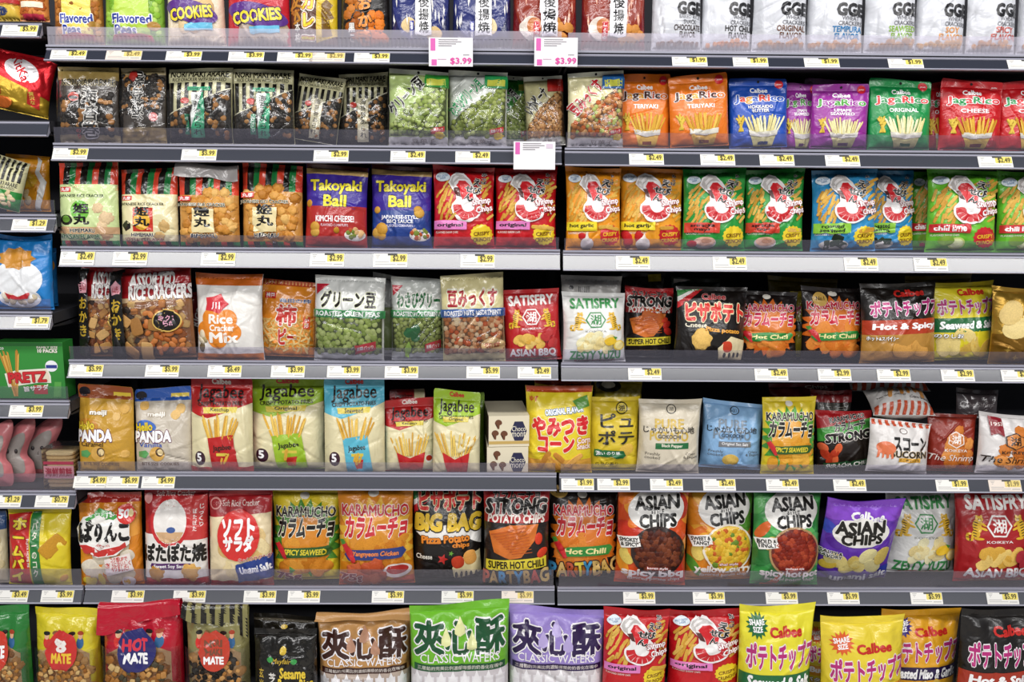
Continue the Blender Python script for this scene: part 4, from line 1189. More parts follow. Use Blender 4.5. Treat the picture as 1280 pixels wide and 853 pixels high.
def pizza(row, x0, x1, yt, lab, big, dy=0.0, rot=0.0):
    art = [Pg([(1, 5), (34, 3), (1, 24)], '3a8a44'), Pg([(1, 14), (22, 4), (30, 3.4), (1, 22)], 'f0ece6'), Pg([(1, 20), (28, 4), (37, 3), (1, 29)], 'c8282c')]
    if not big:
        art += [T('Calbee', 50, 13, 34, 7, 'b82a30', 'e8d8d0', b=.05, ow=.04, sh=.15), T('ピザポテト', 52, 33, 82, 24, 'd8342c', 'f2e6b8', b=.09, ow=.06, o2='15110f', ow2=.2), T('Cheese', 24, 50, 28, 6, 'f0e8d0', '4a4a44', b=.04), T('Pizza potato', 62, 57, 50, 7, 'f0a83a', '3a1c10', b=.06, r=-4),
                Fd('puff', [(4, 72), (30, 62), (46, 74), (46, 92), (4, 92)], 'e2b054 ecc06a d8a044', 15, .5), Pg([(56, 80), (74, 64), (98, 70), (94, 96), (60, 96)], 'ecdcae', 'pizza_print'), Fd('disc', [(66, 68), (96, 70), (94, 80), (62, 80)], 'c8442a d9623a', 9, .5, part='pizza_print')]
        art += [El(66 + i * 7, 89, 2, 3.6, '1a1410', 'pizza_print') for i in range(4)]
    else:
        art += [Pg([(2, 46), (60, 36), (98, 30), (98, 60), (70, 50), (20, 56)], 'e9e6e0'), T('ピザポテト', 52, 14, 86, 20, 'd8342c', 'f2e6b8', b=.08, ow=.05, o2='15110f', ow2=.15), T('BIG BAG', 50, 36, 92, 16, 'f0c83a', '15110f', b=.1, ow=.08, sh=.06), T('Pizza Potato', 46, 53, 68, 7.5, 'ea8a2a', '3a1c10', b=.07, r=3), T('chips', 68, 60, 24, 6, 'ea8a2a', '3a1c10', b=.06),
                St(42, 74, 8, 6, 5, 'c8322c', 'star_print', .45), St(54, 68, 4, 3, 5, '6aa83a', 'star_print', .45), Fd('puff', oval(20, 90, 18, 10), 'd8a85a c8964a', 17, .5), T('Cheese', 16, 72, 22, 5, 'e8e2d4', '2a2622', b=.04),
                Pg([(56, 84), (64, 74), (96, 66), (98, 90), (60, 98)], 'e8d8a4', 'pizza_print'), Fd('disc', [(60, 78), (94, 66), (96, 78), (66, 84)], 'c8442a d9623a e0a050', 10, .6, part='pizza_print')] + [El(62 + i * 7, 92, 2, 4, '1a1410', 'pizza_print') for i in range(5)]
    B(row, x0, x1, yt, lab, '17120f', art, name='potato_chip_bag', cat='chip bag', dy=dy, rot=rot, T_=.07)


pizza(3, 842, 936, 360, 'black pizza potato chip bag with a flag corner on the fourth shelf', False, rot=-2, dy=-.004)
kara(3, 920, 996, 366, 'dark hot chili chip bag squeezed beside the black pizza bag', '1a1312', 'd86a1c', 'c81f4a', 'f4e8e4', 'Hot Chili', '2f8a3a', 'f2e6a0', 'd8782a e08a3a', dy=.05)
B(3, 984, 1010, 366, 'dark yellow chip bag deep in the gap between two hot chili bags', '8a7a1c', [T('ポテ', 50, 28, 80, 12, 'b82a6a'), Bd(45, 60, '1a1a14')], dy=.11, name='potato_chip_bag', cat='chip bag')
kara(3, 1000, 1080, 362, 'dark hot chili chip bag beside the hot and spicy bag', '1a1312', 'd86a1c', 'c81f3a', 'f4e8e4', 'Hot Chili', '2f8a3a', 'f2e6a0', 'd8782a e08a3a', dy=.05, extra=[El(26, 16, 12, 9, 'd8b05a', 'emblem'), T('No.1', 26, 15, 14, 5, '3a2410', part='emblem')])


def potato(row, x0, x1, yt, lab, base, low, band, flav, jp, dy=0.0, rot=0.0, yaw=0.0, share=None, calbee='c8261f', k=1.0, ear=.02, chips='e4c468 d8b250 ecd488', vt=0.0, bandv=(44, 62)):
    a, b = bandv
    art = [Bd(b - 2, 99.5, low), Bd(a, b, band, 'flavor_label', s=1.2), T('Calbee', 60, a - 32 + vt, 42, 7.5, calbee, b=.07, part='brand_lettering', r=2), T('ポテトチップス', 54, a - 14 + vt, 92, 19, 'b82a78', 'f6eef2', b=.06, ow=.06, r=2, sh=.05), T(flav, 52, (a + b) / 2, 84, 9, 'ffffff', b=.07, sh=.12, r=1.5, part='flavor_label'),
           Fd('chip', [(6, b + 10), (50, b + 4), (94, b + 10), (94, 94), (6, 94)], chips, 13, .55, dens=1.4), T(jp, 22, b + 5, 34, 5, 'ffffff', '1a1410', b=.04)]
    if share:
        art += [St(22, a - 36 + vt, 15, 10, 15, share, 'emblem', .68), T('SHARE\nSIZE', 22, a - 36 + vt, 19, 9, 'ffffff', b=.06, r=6, part='emblem')]
    return B(row, x0, x1, yt, lab, base, art, name='potato_chip_bag', cat='chip bag', dy=dy, rot=rot, yaw=yaw, ear=ear, T_=.075)


potato(3, 1075, 1175, 357, 'black hot and spicy chip bag with pink lettering on the fourth shelf', '18130f', 'b8863a', 'b23a1c', 'Hot & Spicy', 'ホット&スパイシー', dy=-.004, yaw=4, chips='d8a050 c88a3a e0b064')
potato(3, 1160, 1245, 356, 'yellow seaweed and salt chip bag on the fourth shelf beside a gold bag', 'e2d22e', 'e2d22e', '1f6a3a', 'Seaweed & Salt', 'のりしお', dy=.055)
B(3, 1238, 1318, 363, 'gold chip bag with falling chips, cut off by the picture edge', 'b08a34', [Bd(60, 99, '8a6420'), Fd('chip', [(2, 8), (40, 4), (34, 56), (2, 40)], 'e6cf8c dcc07a', 20, .4), El(66, 24, 20, 14, '2a2010', 'emblem'), El(66, 24, 17, 12, 'c8a44a', 'emblem'), T('湖', 66, 24, 18, 13, '2a2010', part='emblem'), T('GOLD', 70, 52, 48, 11, '2a2010', b=.03), T('STAR', 72, 66, 44, 9, '2a2010', b=.03), St(20, 80, 5, 4, 4, 'c8a44a', 'star_print', .4), St(34, 90, 5, 4, 4, 'c8a44a', 'star_print', .4)], name='potato_chip_bag', cat='chip bag', fin='foil')
for i, (x0, x1, yt, c, lab) in enumerate([(958, 1050, 350, '6a5c14', 'shade-darkened yellow bag top deep above the hot chili bags'), (1130, 1214, 347, '7a6a18', 'shade-darkened yellow bag top behind the seaweed and salt chip bag'), (776, 832, 342, '2a241e', 'black bag top with yellow label deep behind the strong chips'), (838, 900, 350, '1a2a1c', 'dark green bag top deep behind the black pizza bag')]):  # yellow tops dimmed in colour for the shade deep in the shelf
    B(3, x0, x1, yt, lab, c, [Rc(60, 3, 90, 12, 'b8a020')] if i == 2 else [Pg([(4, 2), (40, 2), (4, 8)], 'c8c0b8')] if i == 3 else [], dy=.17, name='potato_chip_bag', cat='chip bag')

# ------------------------------------------------------------------ fifth shelf


def panda(x0, x1, yt, lab, top, base, flav, oval_c, fc, dy=0.0):
    art = [Bd(0, 15, top), El(12, 8, 10, 5.5, '17131a', 'emblem'), Rc(64, 7, 96, 11.5, 'e6c83a'), T('meiji', 41, 31, 30, 6.5, 'f4f0e6', '8a6a2a' if base[0] == 'c' else '4a5a8a', b=.07, ow=.05, part='brand_lettering'),
           El(24, 44, 18, 7, oval_c, 'title_lettering', .1), T('Hello', 20, 45, 30, 9, 'e8cf2e', '6a4a14', b=.05, ow=.05, r=6, part='title_lettering'), T('PANDA', 36, 56, 64, 12, 'ffffff', '6a2a4a' if base[0] == 'c' else '2a3a7a', b=.08, ow=.07, r=2), T(flav, 32, 65.5, 42, 5.5, fc, b=.02),
           El(44, 76, 13, 8.5, 'd8a850', 'biscuit_print'), El(49, 74, 7, 5, '4a3220', 'biscuit_print'), El(50, 74, 5, 3.6, 'e6cf9a', 'biscuit_print'), Pg([(10, 74), (24, 72), (30, 76), (24, 81), (10, 80)], '5aa05a', 'flavor_label'), Fd('disc', rect(70, 24, 92, 36), 'dcae5c e8c07a', 8, .4, part='biscuit_print', dens=.6), Fd('disc', rect(18, 20, 30, 26), 'dcae5c', 8, .4, part='biscuit_print', dens=.6), Fd('disc', rect(78, 76, 90, 82), 'dcae5c e8c07a', 7, .4, part='biscuit_print', dens=.6),
           T('BITE SIZE COOKIES', 48, 88, 64, 3.5, '3a4a9a' if base[0] != 'c' else '6a4a1c', b=.02)]
    B(4, x0, x1, yt, lab, base, art, kind='pouch', name='cookie_pouch', cat='cookie pouch', dy=dy, seal=None, fin='film')


panda(98, 169, 484, 'golden caramel cookie pouch with white title', '9a4a1c', 'c99a34', 'Caramel', 'c98a2a', '3a2410')
panda(170, 241, 487, 'pale vanilla cookie pouch with a blue top', '2a5ab0', 'c9bfae', 'Vanilla', '3a6ac0', '3a5ab0', dy=.006)


def jaga(x0, x1, yt, lab, base, flav, small, dy=0.0, rot=0.0, yaw=0.0):
    cup = base if not small else 'c01f22'
    art = [Pg([(0, 36), (30, 42), (60, 36), (100, 26), (100, 99), (0, 99)], 'e2d8ae'), T('Calbee', 50, 4.5, 30, 5.5, 'c8261f' if base not in ('b81e1e', 'b92020') else 'f0e0d8', b=.06, part='brand_lettering'), T('Jagabee', 50, 17 if not small else 20, 74, 17 if not small else 18, '1d150e' if base not in ('b81e1e', 'b92020') else '1d0c0a', b=.02), T('CRISPY POTATO FRIES', 50, 27 if not small else 31, 72, 4, '2a2010', b=.03, r=2), Pg([(22, 31), (78, 30), (76, 36), (24, 37)], 'dcc84a', 'flavor_label'), T(flav, 50, 33.5, 30, 4.6, '2a2a1a', b=.03, part='flavor_label')]
    if not small:
        art += [Fn(52, 64, 40, 28, 11, 'e0b044 d4a038 ecc45e', spread=26), Pg([(32, 62), (72, 58), (80, 96), (40, 99)], base, 'sachet_print'), T('Jagabee', 55, 72, 28, 7, '1d150e', b=.04, r=5, part='sachet_print'), Rc(46, 77, 66, 80, 'dcc84a', 'sachet_print'), Pg([(50, 85), (66, 83), (64, 93), (53, 94)], 'c8342a', 'sachet_print'), Fd('stick', rect(50, 80, 66, 86), 'e0b044', 5, .4, rot=80, part='sachet_print'),
                El(18, 83, 9, 7.5, '3a1a2a', 'emblem'), T('5', 17, 82, 7, 8, 'ffffff', b=.06, part='emblem'), Bd(92, 99.5, base) if base in ('b81e1e',) else []]
    else:
        art += [Fn(52, 78, 50, 34, 13, 'e4b84e d8a640 efcc6c', spread=24), Pg([(24, 72), (50, 80), (80, 72), (74, 98), (32, 98)], cup, 'cup_print')]
        if base == 'b92020':
            art += [El(88, 82, 8, 6, 'e8e0d8', 'cup_print'), El(88, 81, 6, 4, 'b02a1c', 'cup_print')]
    B(4, x0, x1, yt, lab, base, art, kind='pouch' if small else 'pouch', name='potato_fry_pouch', cat='snack pouch', dy=dy, rot=rot, yaw=yaw, T_=.06)


jaga(239, 316, 474, 'large red ketchup potato fry pouch', 'b81e1e', 'Ketchup', False)
jaga(313, 405, 474, 'large lime green potato fry pouch', '9cbf2c', 'Original', False, dy=.03)
jaga(406, 481, 474, 'large light blue seaweed potato fry pouch', '57b4cc', 'Seaweed', False)
jaga(482, 544, 500, 'small red ketchup potato fry pouch', 'b92020', 'Ketchup', True, dy=.03)
B(4, 488, 532, 488, 'shade-darkened red pouch top behind the small red potato fry pouch', '9a1a1c', [Rc(70, 0, 99, 30, 'd8cca0'), T('Jagabee', 40, 9, 50, 6, '2a0c0a')], kind='pouch', dy=.12, name='potato_fry_pouch', cat='snack pouch')  # red and cream of the front pouch, dimmed as painted shade
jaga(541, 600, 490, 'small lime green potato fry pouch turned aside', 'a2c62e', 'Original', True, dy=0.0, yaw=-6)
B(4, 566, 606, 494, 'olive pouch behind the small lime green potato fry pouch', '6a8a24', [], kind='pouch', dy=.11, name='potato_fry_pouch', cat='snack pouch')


def choco_box(x0, x1, z0, h, lab, yaw):
    a, b = pix(x0, 540, .08), pix(x1, 540, .08)
    w = b[0] - a[0]
    o = empty('chocolate_box', ((a[0] + b[0]) / 2, 0.04, ZS[4] + z0), lab, 'chocolate box', 'cream chocolate boxes', (0, 0, math.radians(yaw)))
    mb = MB(); mb.box((-w / 2, 0, 0), (w / 2, .17, h), mat('e6dcc0', 'paper')); mb.build('carton', o)
    mb = MB(); mb.box((-w / 2 - .0006, .002, .002), (-w / 2, .168, h - .002), mat('3a241c', 'paper')); mb.build('dark_side_panel', o)

    def face(pts, c, y, mb): mb.flat([(x * w / 100 - w / 2, y, h - v * h / 100) for x, v in pts], [tuple(range(len(pts)))], mat(c, 'paper'))
    mb = MB()
    face([(0.5, 82), (99.5, 82), (99.5, 92), (0.5, 92)][::-1], 'c8a860', -.0004, mb)
    face([(74 + 20 * math.cos(x), 50 + 36 * math.sin(x)) for x in np.linspace(0, 2 * PI, 7)[:-1]], '232448', -.0004, mb)
    mb.build('emblem', o)
    mb = MB()
    for (u, v) in ((24, 24), (38, 60), (16, 58)):
        face([(u + 9 * math.cos(x), v + 12 * math.sin(x)) for x in np.linspace(PI, 2 * PI, 10)] + [(u + 7, v + 4), (u + 3, v + 6), (u + 2, v + 18), (u - 2, v + 18), (u - 3, v + 6), (u - 7, v + 4)], '6a4028', -.0005, mb)
    mb.build('chocolate_print', o)
    mb = MB()
    for s, v in (('Choco', 42), ('mont', 60)):
        tri, lo, hi = glyphs(s)
        q = (tri - (lo + hi) / 2) / (hi - lo)
        X = (74 / 100 - .5) * w + q[..., 0] * w * .34; Z = h - v * h / 100 + q[..., 1] * h * .17
        V = np.stack([X, X * 0 - .0008, Z], -1).reshape(-1, 3)
        mb.add(V, np.arange(len(V)).reshape(-1, 3), mat('f2ecd8', 'paper'))
    mb.build('title_lettering', o)


choco_box(609, 660, 0.0, .083, 'cream mushroom chocolate box, lower of the two stacked', 3)
choco_box(611, 661, .0845, .083, 'cream mushroom chocolate box, upper of the two stacked', 5)
B(4, 656, 741, 486, 'yellow corn snack bag with red lettering', 'e9d22e',
  [Bd(0, 7, 'b8461c'), Bd(82, 99, 'd8a040'), T('ORIGINAL FLAVOR', 58, 27, 58, 6, 'ffffff', '2a6a9a', b=.05, ow=.12, r=6), T('やみつき', 52, 44, 84, 20, 'd8262c', 'f6ecc8', b=.09, ow=.06, r=2), T('コーン', 46, 64, 54, 17, 'd8262c', 'f6ecc8', b=.09, ow=.06), T('Corn', 88, 60, 20, 7, 'f4e8d8', 'c8362c', b=.06), T('Snack', 88, 67, 20, 6, 'f4e8d8', 'c8362c', b=.06),
   Fd('stick', [(4, 80), (96, 76), (96, 96), (4, 96)], 'd89a44 e4ac58 c88838', 10, .45, dens=1.2), Pg([(70, 16), (92, 10), (96, 22), (80, 26)], '5a9a34', 'leaf_print'), T('ゆず', 12, 14, 12, 6, 'd8362c')], name='corn_snack_bag', cat='snack bag')
B(4, 666, 738, 477, 'shade-darkened yellow corn snack bag right behind its twin', 'd8b82a', [Bd(0, 8, '8a2a1c')], dy=.1, name='corn_snack_bag', cat='snack bag')  # the twin's yellow and top band coloured darker, standing for shade
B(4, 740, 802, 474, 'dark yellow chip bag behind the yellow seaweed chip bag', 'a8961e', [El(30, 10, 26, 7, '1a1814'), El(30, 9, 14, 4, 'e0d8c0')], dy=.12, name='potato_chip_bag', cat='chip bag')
B(4, 735, 799, 499, 'yellow chip bag with black lettering and green seaweed banner', 'd9bf2e',
  [Fd('chip', [(58, 62), (98, 54), (98, 94), (60, 94)], 'e0b84e d4a840', 15, .4), El(64, 14, 12, 8, '2a2410', 'emblem'), El(64, 14, 10, 6.6, 'e2cc4a', 'emblem'), T('湖', 64, 14, 12, 8, '2a2410', part='emblem'), T('ピュ', 54, 30, 66, 18, '17140c', b=.03), T('ポテ', 52, 52, 70, 18, '17140c', b=.03), Pg([(10, 68), (66, 70), (72, 76), (66, 80), (10, 77)], '1f6a3a', 'flavor_label'), T('濃い のり塩', 36, 73, 46, 5, 'ffffff', b=.02, part='flavor_label'), T('のりの香り', 34, 88, 44, 5, '4a3c14', b=.0)], name='potato_chip_bag', cat='chip bag', dy=.03)


def pure(x0, x1, yt, lab, base, main, band, bt, flav, dy=0.0, rot=0.0):
    art = [El(51, 12, 8, 6, '2a2622', 'emblem'), El(51, 12, 6.6, 5, base, 'emblem'), T('湖', 51, 12, 7, 5, '2a2622', b=.0, part='emblem'), T('PURE', 48, 31, 46, 12, main, b=.05), T('POTATO', 48, 47, 62, 12, main, b=.05), T('じゃがいも心地', 48, 39, 82, 9, '17140f', b=.02), T('GOKOCHI', 48, 47.5, 36, 5, '17140f', base, b=.03, ow=.05),
           Rc(26, 56, 80, 64, band, 'flavor_label', .8), T(flav, 53, 60, 34 if len(flav) < 14 else 44, 5, bt, b=.03, part='flavor_label'), T('Freshly\ncooked', 22, 74, 24, 9, '5a5248', b=.0), T('Crispy\n& Elegant', 84, 73, 24, 9, '5a5248', b=.0)]
    for i in range(7):
        art.append(dict(k='f', kind='chip', pts=np.array(rect(44, 71 + i * 3.4, 64, 73.4 + i * 3.4)), cols=['e0bc62', 'd0a44a', 'c8944a'], size=14, flat=.25, part='food_print', dens=.4, back=None, rot=0))
    B(4, x0, x1, yt, lab, base, art, name='potato_chip_bag', cat='chip bag', dy=dy, rot=rot)


pure(796, 876, 502, 'beige thick potato chip bag with black pepper banner', 'd8ceb8', 'd0b04a', '1f6a3a', 'f0ead8', 'Black Pepper')
pure(875, 953, 504, 'light blue potato chip bag with grey sea salt banner', '8ab4dc', '7a8a9a', '7a7c80', 'f0f0f0', 'Original Sea Salt', dy=.035, rot=-2)
KS = [Pg([(6, 12), (94, 12), (99, 20), (1, 20)], '3a8a34', 'burst_print')]
kara(4, 951, 1019, 499, 'yellow spicy seaweed chip bag of the fifth shelf with green spikes', 'e4cc2e', '4a9a34', '17130f', 'f2ecd4', 'SPICY SEAWEED', '2f5a24', 'e8d43a', 'e0a030 d8942a e8b044', dy=.0)
B(4, 1016, 1088, 513, 'green and red strong chip bag with white-edged black lettering', '1f1712',
  [Bd(0, 24, 'b81f24'), Pg([(1, 24), (99, 8), (99, 44), (1, 52)], '3f9a3a'), Pg([(1, 24), (99, 4), (99, 12), (1, 30)], 'b81f24'), T('KARAMUCHO', 54, 12, 62, 8, '17120f', 'f0e8e0', b=.05, r=8), T('カラムーチ', 58, 25, 56, 14, '17120f', 'f0e8e0', b=.08, ow=.05, r=6, sh=.1), T('STRONG', 54, 43, 80, 14, '17120f', 'f0e8e0', b=.1, ow=.06, r=6, sh=.1), Fd('chip', [(40, 62), (88, 52), (94, 80), (40, 86)], 'c8782a b8681e d88a3a', 22, .35), Fd('nut', rect(6, 62, 36, 86), 'b83a20 d8643a', 8, .4), Rc(10, 86, 90, 97, '1f4a2a', 'flavor_label', 3), T('SRIRACHA CHILI', 50, 91.5, 70, 6, 'f0eee4', b=.05, r=5, part='flavor_label')], name='potato_chip_bag', cat='chip bag', rot=3, dy=.064, T_=.05)
B(4, 1010, 1062, 490, 'shade-darkened strong chip bag standing behind the green and red one', '1c1a14', [Bd(0, 16, '7a1a1c'), T('カラムーチ', 56, 24, 70, 12, '17120f', '8a8478', b=.07, ow=.05), Pg([(1, 40), (99, 30), (99, 40), (1, 50)], '2f6a2c')], dy=.12, name='potato_chip_bag', cat='chip bag')  # colours of the green and red bag, dimmed to paint in the shade
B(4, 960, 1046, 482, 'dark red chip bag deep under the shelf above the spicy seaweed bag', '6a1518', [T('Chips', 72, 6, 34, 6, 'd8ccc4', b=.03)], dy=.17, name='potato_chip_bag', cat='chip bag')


def scone_stripes(n, v0, v1, c): return [Rc(2 + i * 100 / n, v0, 2 + (i + .5) * 100 / n, v1, c) for i in range(n)]


B(4, 1082, 1162, 527, 'white octopus corn snack bag with black lettering', 'e2dedb',
  [scone_stripes(9, 1, 10, 'c8502c'), El(51, 18, 6, 5, '6a5a54', 'emblem'), El(51, 18, 4.6, 3.8, 'e2dedb', 'emblem'), T('スコーン', 62, 41, 58, 24, '17130f', b=.07), T('SUCORN', 60, 60, 62, 12, '2a2420', 'e8c88a', b=.06, ow=.03, r=-1), Rc(42, 67, 80, 75, 'e0a83a', 'flavor_label'), T('たこ焼ソース味', 61, 71, 34, 5, '3a2410', b=.02, part='flavor_label'),
   El(22, 50, 14, 12, 'e0764a', 'octopus_print'), [Pg([(10 + i * 6, 56), (14 + i * 6, 56), (12 + i * 7, 68), (9 + i * 7, 70)], 'e0764a', 'octopus_print') for i in range(4)], Fd('stick', rect(24, 78, 92, 96), 'c88a5a d89a68 b87a4a', 9, .5, rot=75, dens=1.2)], name='corn_snack_bag', cat='snack bag', rot=-3, dy=-.006)


def lying(x0, x1, y0, y1, dy, dep, lab, base, art, zbase):
    """a pack lying flat on top of others, its end towards the aisle"""
    Y = .06 + dy
    a, b = pix(x0, (y0 + y1) / 2, Y), pix(x1, (y0 + y1) / 2, Y)
    W = b[0] - a[0]
    zt, zb = pix((x0 + x1) / 2, y0, Y)[2], pix((x0 + x1) / 2, y1, Y)[2]
    o = empty('corn_snack_bag', ((a[0] + b[0]) / 2, RD + .03 + dy, (zt + zb) / 2 - .01), lab, 'snack bag', None, (math.radians(-62), 0, 0))
    p = Pack(W, dep, (zt - zb) * 1.3, 'pillow', int(x0 + y0))
    parts = {}

    def get(n): return parts.setdefault(n, MB())
    g = get('pouch')
    p.grid(g, 0, 1, p.sb, 1 - p.st, 26, 26, mat(base), 1); p.grid(g, 0, 1, p.sb, 1 - p.st, 14, 14, mat(base), -1)
    for nm, t0, t1 in (('bottom_seal', 0, p.sb), ('top_seal', 1 - p.st, 1)):
        p.grid(get(nm), 0, 1, t0, t1, 20, 8, mat(base), 1, 0, .00025); p.grid(get(nm), 0, 1, t0, t1, 20, 2, mat(base), -1)
    p.draw(art, get)
    for n, q in parts.items():
        q.build(n.split('#')[0], o)
    return o


def scone_end(): return [scone_stripes(9, 84, 99, 'c8502c'), T('Net Wt. 1.1oz(31g)', 30, 66, 44, 7, '3a302a', b=.02), T('Corn Snacks', 76, 74, 36, 7, '3a302a', b=.03), Fd('stick', rect(26, 30, 84, 56), 'c88a4a d89a58 b87a3a', 8, .4, rot=80)]


lying(1090, 1168, 500, 528, .03, .11, 'white corn snack bag lying on top of the octopus bag', 'e0dcd8', scone_end(), 0)
lying(1062, 1162, 474, 494, .17, .13, 'white corn snack bag lying topmost under the shelf edge', 'd6d2ce', scone_end(), 0)


def prawn(x0, x1, yt, lab, base, dark, dy, rot=0.0):
    lc = 'f0e6de' if dark else '2a1a12'
    art = [Fd('puff', [(30, 40), (60, 26), (86, 46), (86, 96), (22, 96)], 'cf7a34 dc9048 bf6a28', 11, .4)]
    hx = [(52 + 19 * math.cos(a + .52), 42 + 14 * math.sin(a + .52)) for a in np.linspace(0, 2 * PI, 7)[:-1]]
    hy = [(52 + 16.5 * math.cos(a + .52), 42 + 12.2 * math.sin(a + .52)) for a in np.linspace(0, 2 * PI, 7)[:-1]]
    art += [Pg(hx, lc, 'emblem'), Pg(hy, 'c8762e' if dark else 'd08238', 'emblem'), T('湖', 52, 42, 18, 14, lc, b=.03, part='emblem'), T('KOIKEYA', 52, 60, 46, 4.5, lc, b=.03), T('The Shrimp', 46, 74, 90, 14, lc, b=.0, sh=.3)]
    if not dark:
        art += [Pg([(12, 6), (34, 8), (34, 36), (24, 30), (14, 34)], '8a1a26', 'emblem'), T('1953', 24, 16, 16, 6, 'f0e0d8', part='emblem')]
    B(4, x0, x1, yt, lab, base, art, name='shrimp_cracker_bag', cat='snack bag', dy=dy, rot=rot)


prawn(1155, 1216, 519, 'dark red fried shrimp snack bag with white script lettering', '8a2a1c', True, .03)
prawn(1218, 1296, 520, 'white fried shrimp snack bag with a maroon ribbon', 'dedad8', False, 0.0, -2)
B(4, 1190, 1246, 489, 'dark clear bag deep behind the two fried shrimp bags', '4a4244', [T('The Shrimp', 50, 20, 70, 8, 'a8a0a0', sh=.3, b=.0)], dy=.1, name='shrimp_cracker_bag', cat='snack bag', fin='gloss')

# ------------------------------------------------------------------ sixth shelf
B(5, 101, 178, 618, 'orange-topped round rice cracker bag with big black lettering', 'e08a24',
  [Bd(0, 10, 'a82a22'), Pg([(60, 20), (98, 12), (98, 44), (60, 50)], 'e8a040'), Fd('disc', rect(4, 52, 96, 90), 'd8ccb4 c9bb9e e4dac6', 13, .4, part='rice_crackers'), Pg([(4, 36), (14, 24), (40, 18), (66, 22), (84, 34), (84, 52), (64, 64), (34, 66), (10, 56)], 'f4f2ec', 'title_lettering'), Pg([(16, 26), (40, 15), (70, 24), (60, 28), (38, 23), (22, 30)], '4aa04a', 'flavor_label'), T('しっとりサクサク', 42, 22, 40, 4, 'ffffff', b=.02, part='flavor_label'),
   T('ぱりんこ', 46, 39, 74, 19, '14110f', 'f4f2ec', b=.1, ow=.04), Pg([(8, 52), (18, 52), (40, 58), (70, 54), (78, 50), (80, 55), (60, 63), (36, 65), (14, 60)], 'c8322c', 'ribbon_print'), T('SINCE 1976', 44, 53.5, 20, 2.6, 'c8322c', b=.02), El(80, 22, 13, 10, 'd8342c', 'emblem'), T('50', 76, 21, 12, 9, 'ffffff', b=.07, part='emblem'), El(86, 21, 4.5, 4, 'ecd9a0', 'emblem'),
   Pg([(46, 68), (84, 62), (88, 80), (50, 84)], 'f0e4de', 'flavor_label'), T('コク感UPで\nさらにおいしく\nなりました!', 67, 73, 36, 15, 'c83a34', b=.04, r=5, part='flavor_label'), Fd('nut', rect(10, 84, 44, 96), 'e0c43a 4a9a4a d8502c', 7, .4), El(80, 92, 10, 5, 'f2f0ea'), El(80, 92, 4, 2.4, 'ecc44a'), T('32枚', 70, 98, 20, 4, '3a342c', b=.03)], kind='flat', name='rice_cracker_bag', cat='cracker bag', fin='gloss', T_=.055, dy=.008)
B(5, 181, 261, 614, 'red soy sauce rice cracker bag with a round white picture', 'b0242a',
  [Pg([(1, 44), (99, 44), (99, 90), (1, 90)], 'f0ece6'), Pg([(60, 10), (99, 6), (99, 50), (60, 50)], 'c83a38'), El(44, 32, 31, 26, 'c8282c', 'round_print'), El(44, 32, 26, 22, 'f2eee8', 'round_print'), Pg([(22, 42), (66, 42), (60, 50), (44, 54), (28, 50)], 'd8b084', 'round_print'), El(46, 40, 7, 3, '3a5a9a', 'round_print'), T('Soft Rice Cracker', 50, 4.5, 60, 5, 'e8c8c4', b=.02), El(8, 9, 7, 5, 'e8a8a4', 'emblem'), T(V_('じっくり'), 92, 26, 6, 22, 'f4e8e4', b=.04), T(V_('ぽたぽた'), 83, 30, 6, 22, 'f4e8e4', b=.04),
   T('ぽたぽた焼', 50, 63, 94, 18, '17130f', 'f4f0ea', b=.08, ow=.05), Pg([(14, 74), (76, 74), (78, 77), (76, 81), (14, 81), (12, 77)], '5a2a6a', 'flavor_label'), T('Sweet Soy Sauce', 45, 77.5, 54, 4.4, 'ffffff', b=.05, part='flavor_label'), Fd('puff', [(6, 84), (94, 82), (94, 95), (6, 95)], 'd8a04a c8903a e0ae5e', 13, .4), Bd(94, 100, '9a1c22'), T('2枚×10包', 82, 97, 24, 3.4, 'f0e0dc')], kind='flat', name='rice_cracker_bag', cat='cracker bag', T_=.06, dy=.006)
B(5, 262, 341, 616, 'red soft rice cracker bag with white lettering and blue umami banner', 'b0242a',
  [Pg([(1, 26), (99, 22), (99, 90), (1, 92)], 'ead8b0'), Fd('disc', [(1, 34), (20, 26), (98, 26), (98, 70), (60, 90), (2, 90)], 'e6c88c dcb876 f0d8a4', 17, .35), T('Soft Rice Cracker', 52, 12, 58, 6, 'f0d4cc', b=.02), El(12, 12, 9, 6, 'f0a8a0', 'emblem'), El(12, 12, 7, 4.4, 'b0242a', 'emblem'), El(50, 44, 33, 26, 'd8302c', 'title_lettering'), T('ソフト', 50, 36, 50, 17, 'ffffff', b=.09), T('サラダ', 50, 52, 46, 15, 'ffffff', b=.09), Pg([(44, 74), (99, 64), (99, 88), (48, 92)], '26408a', 'flavor_label'), T('Umami Salt', 74, 78, 46, 7, 'ffffff', b=.06, r=8, part='flavor_label'), T('さっくりサクサク', 74, 67, 48, 4, 'b8302c', 'f4ece0', b=.03, r=8)], kind='flat', name='rice_cracker_bag', cat='cracker bag', T_=.06, dy=-.002)
P75 = [T('75g', 26, 92, 34, 9, '7a1a3a', 'f0d8c8', b=.07, ow=.05)]
kara(5, 340, 426, 614, 'yellow spicy seaweed chip bag of the sixth shelf, the large size', 'e0c82c', '4a8a30', '17130f', 'f2ecd4', 'SPICY SEAWEED', '2f5a24', 'e8d43a', 'd88a2c e09a3a c87a22', extra=P75, dy=.032)
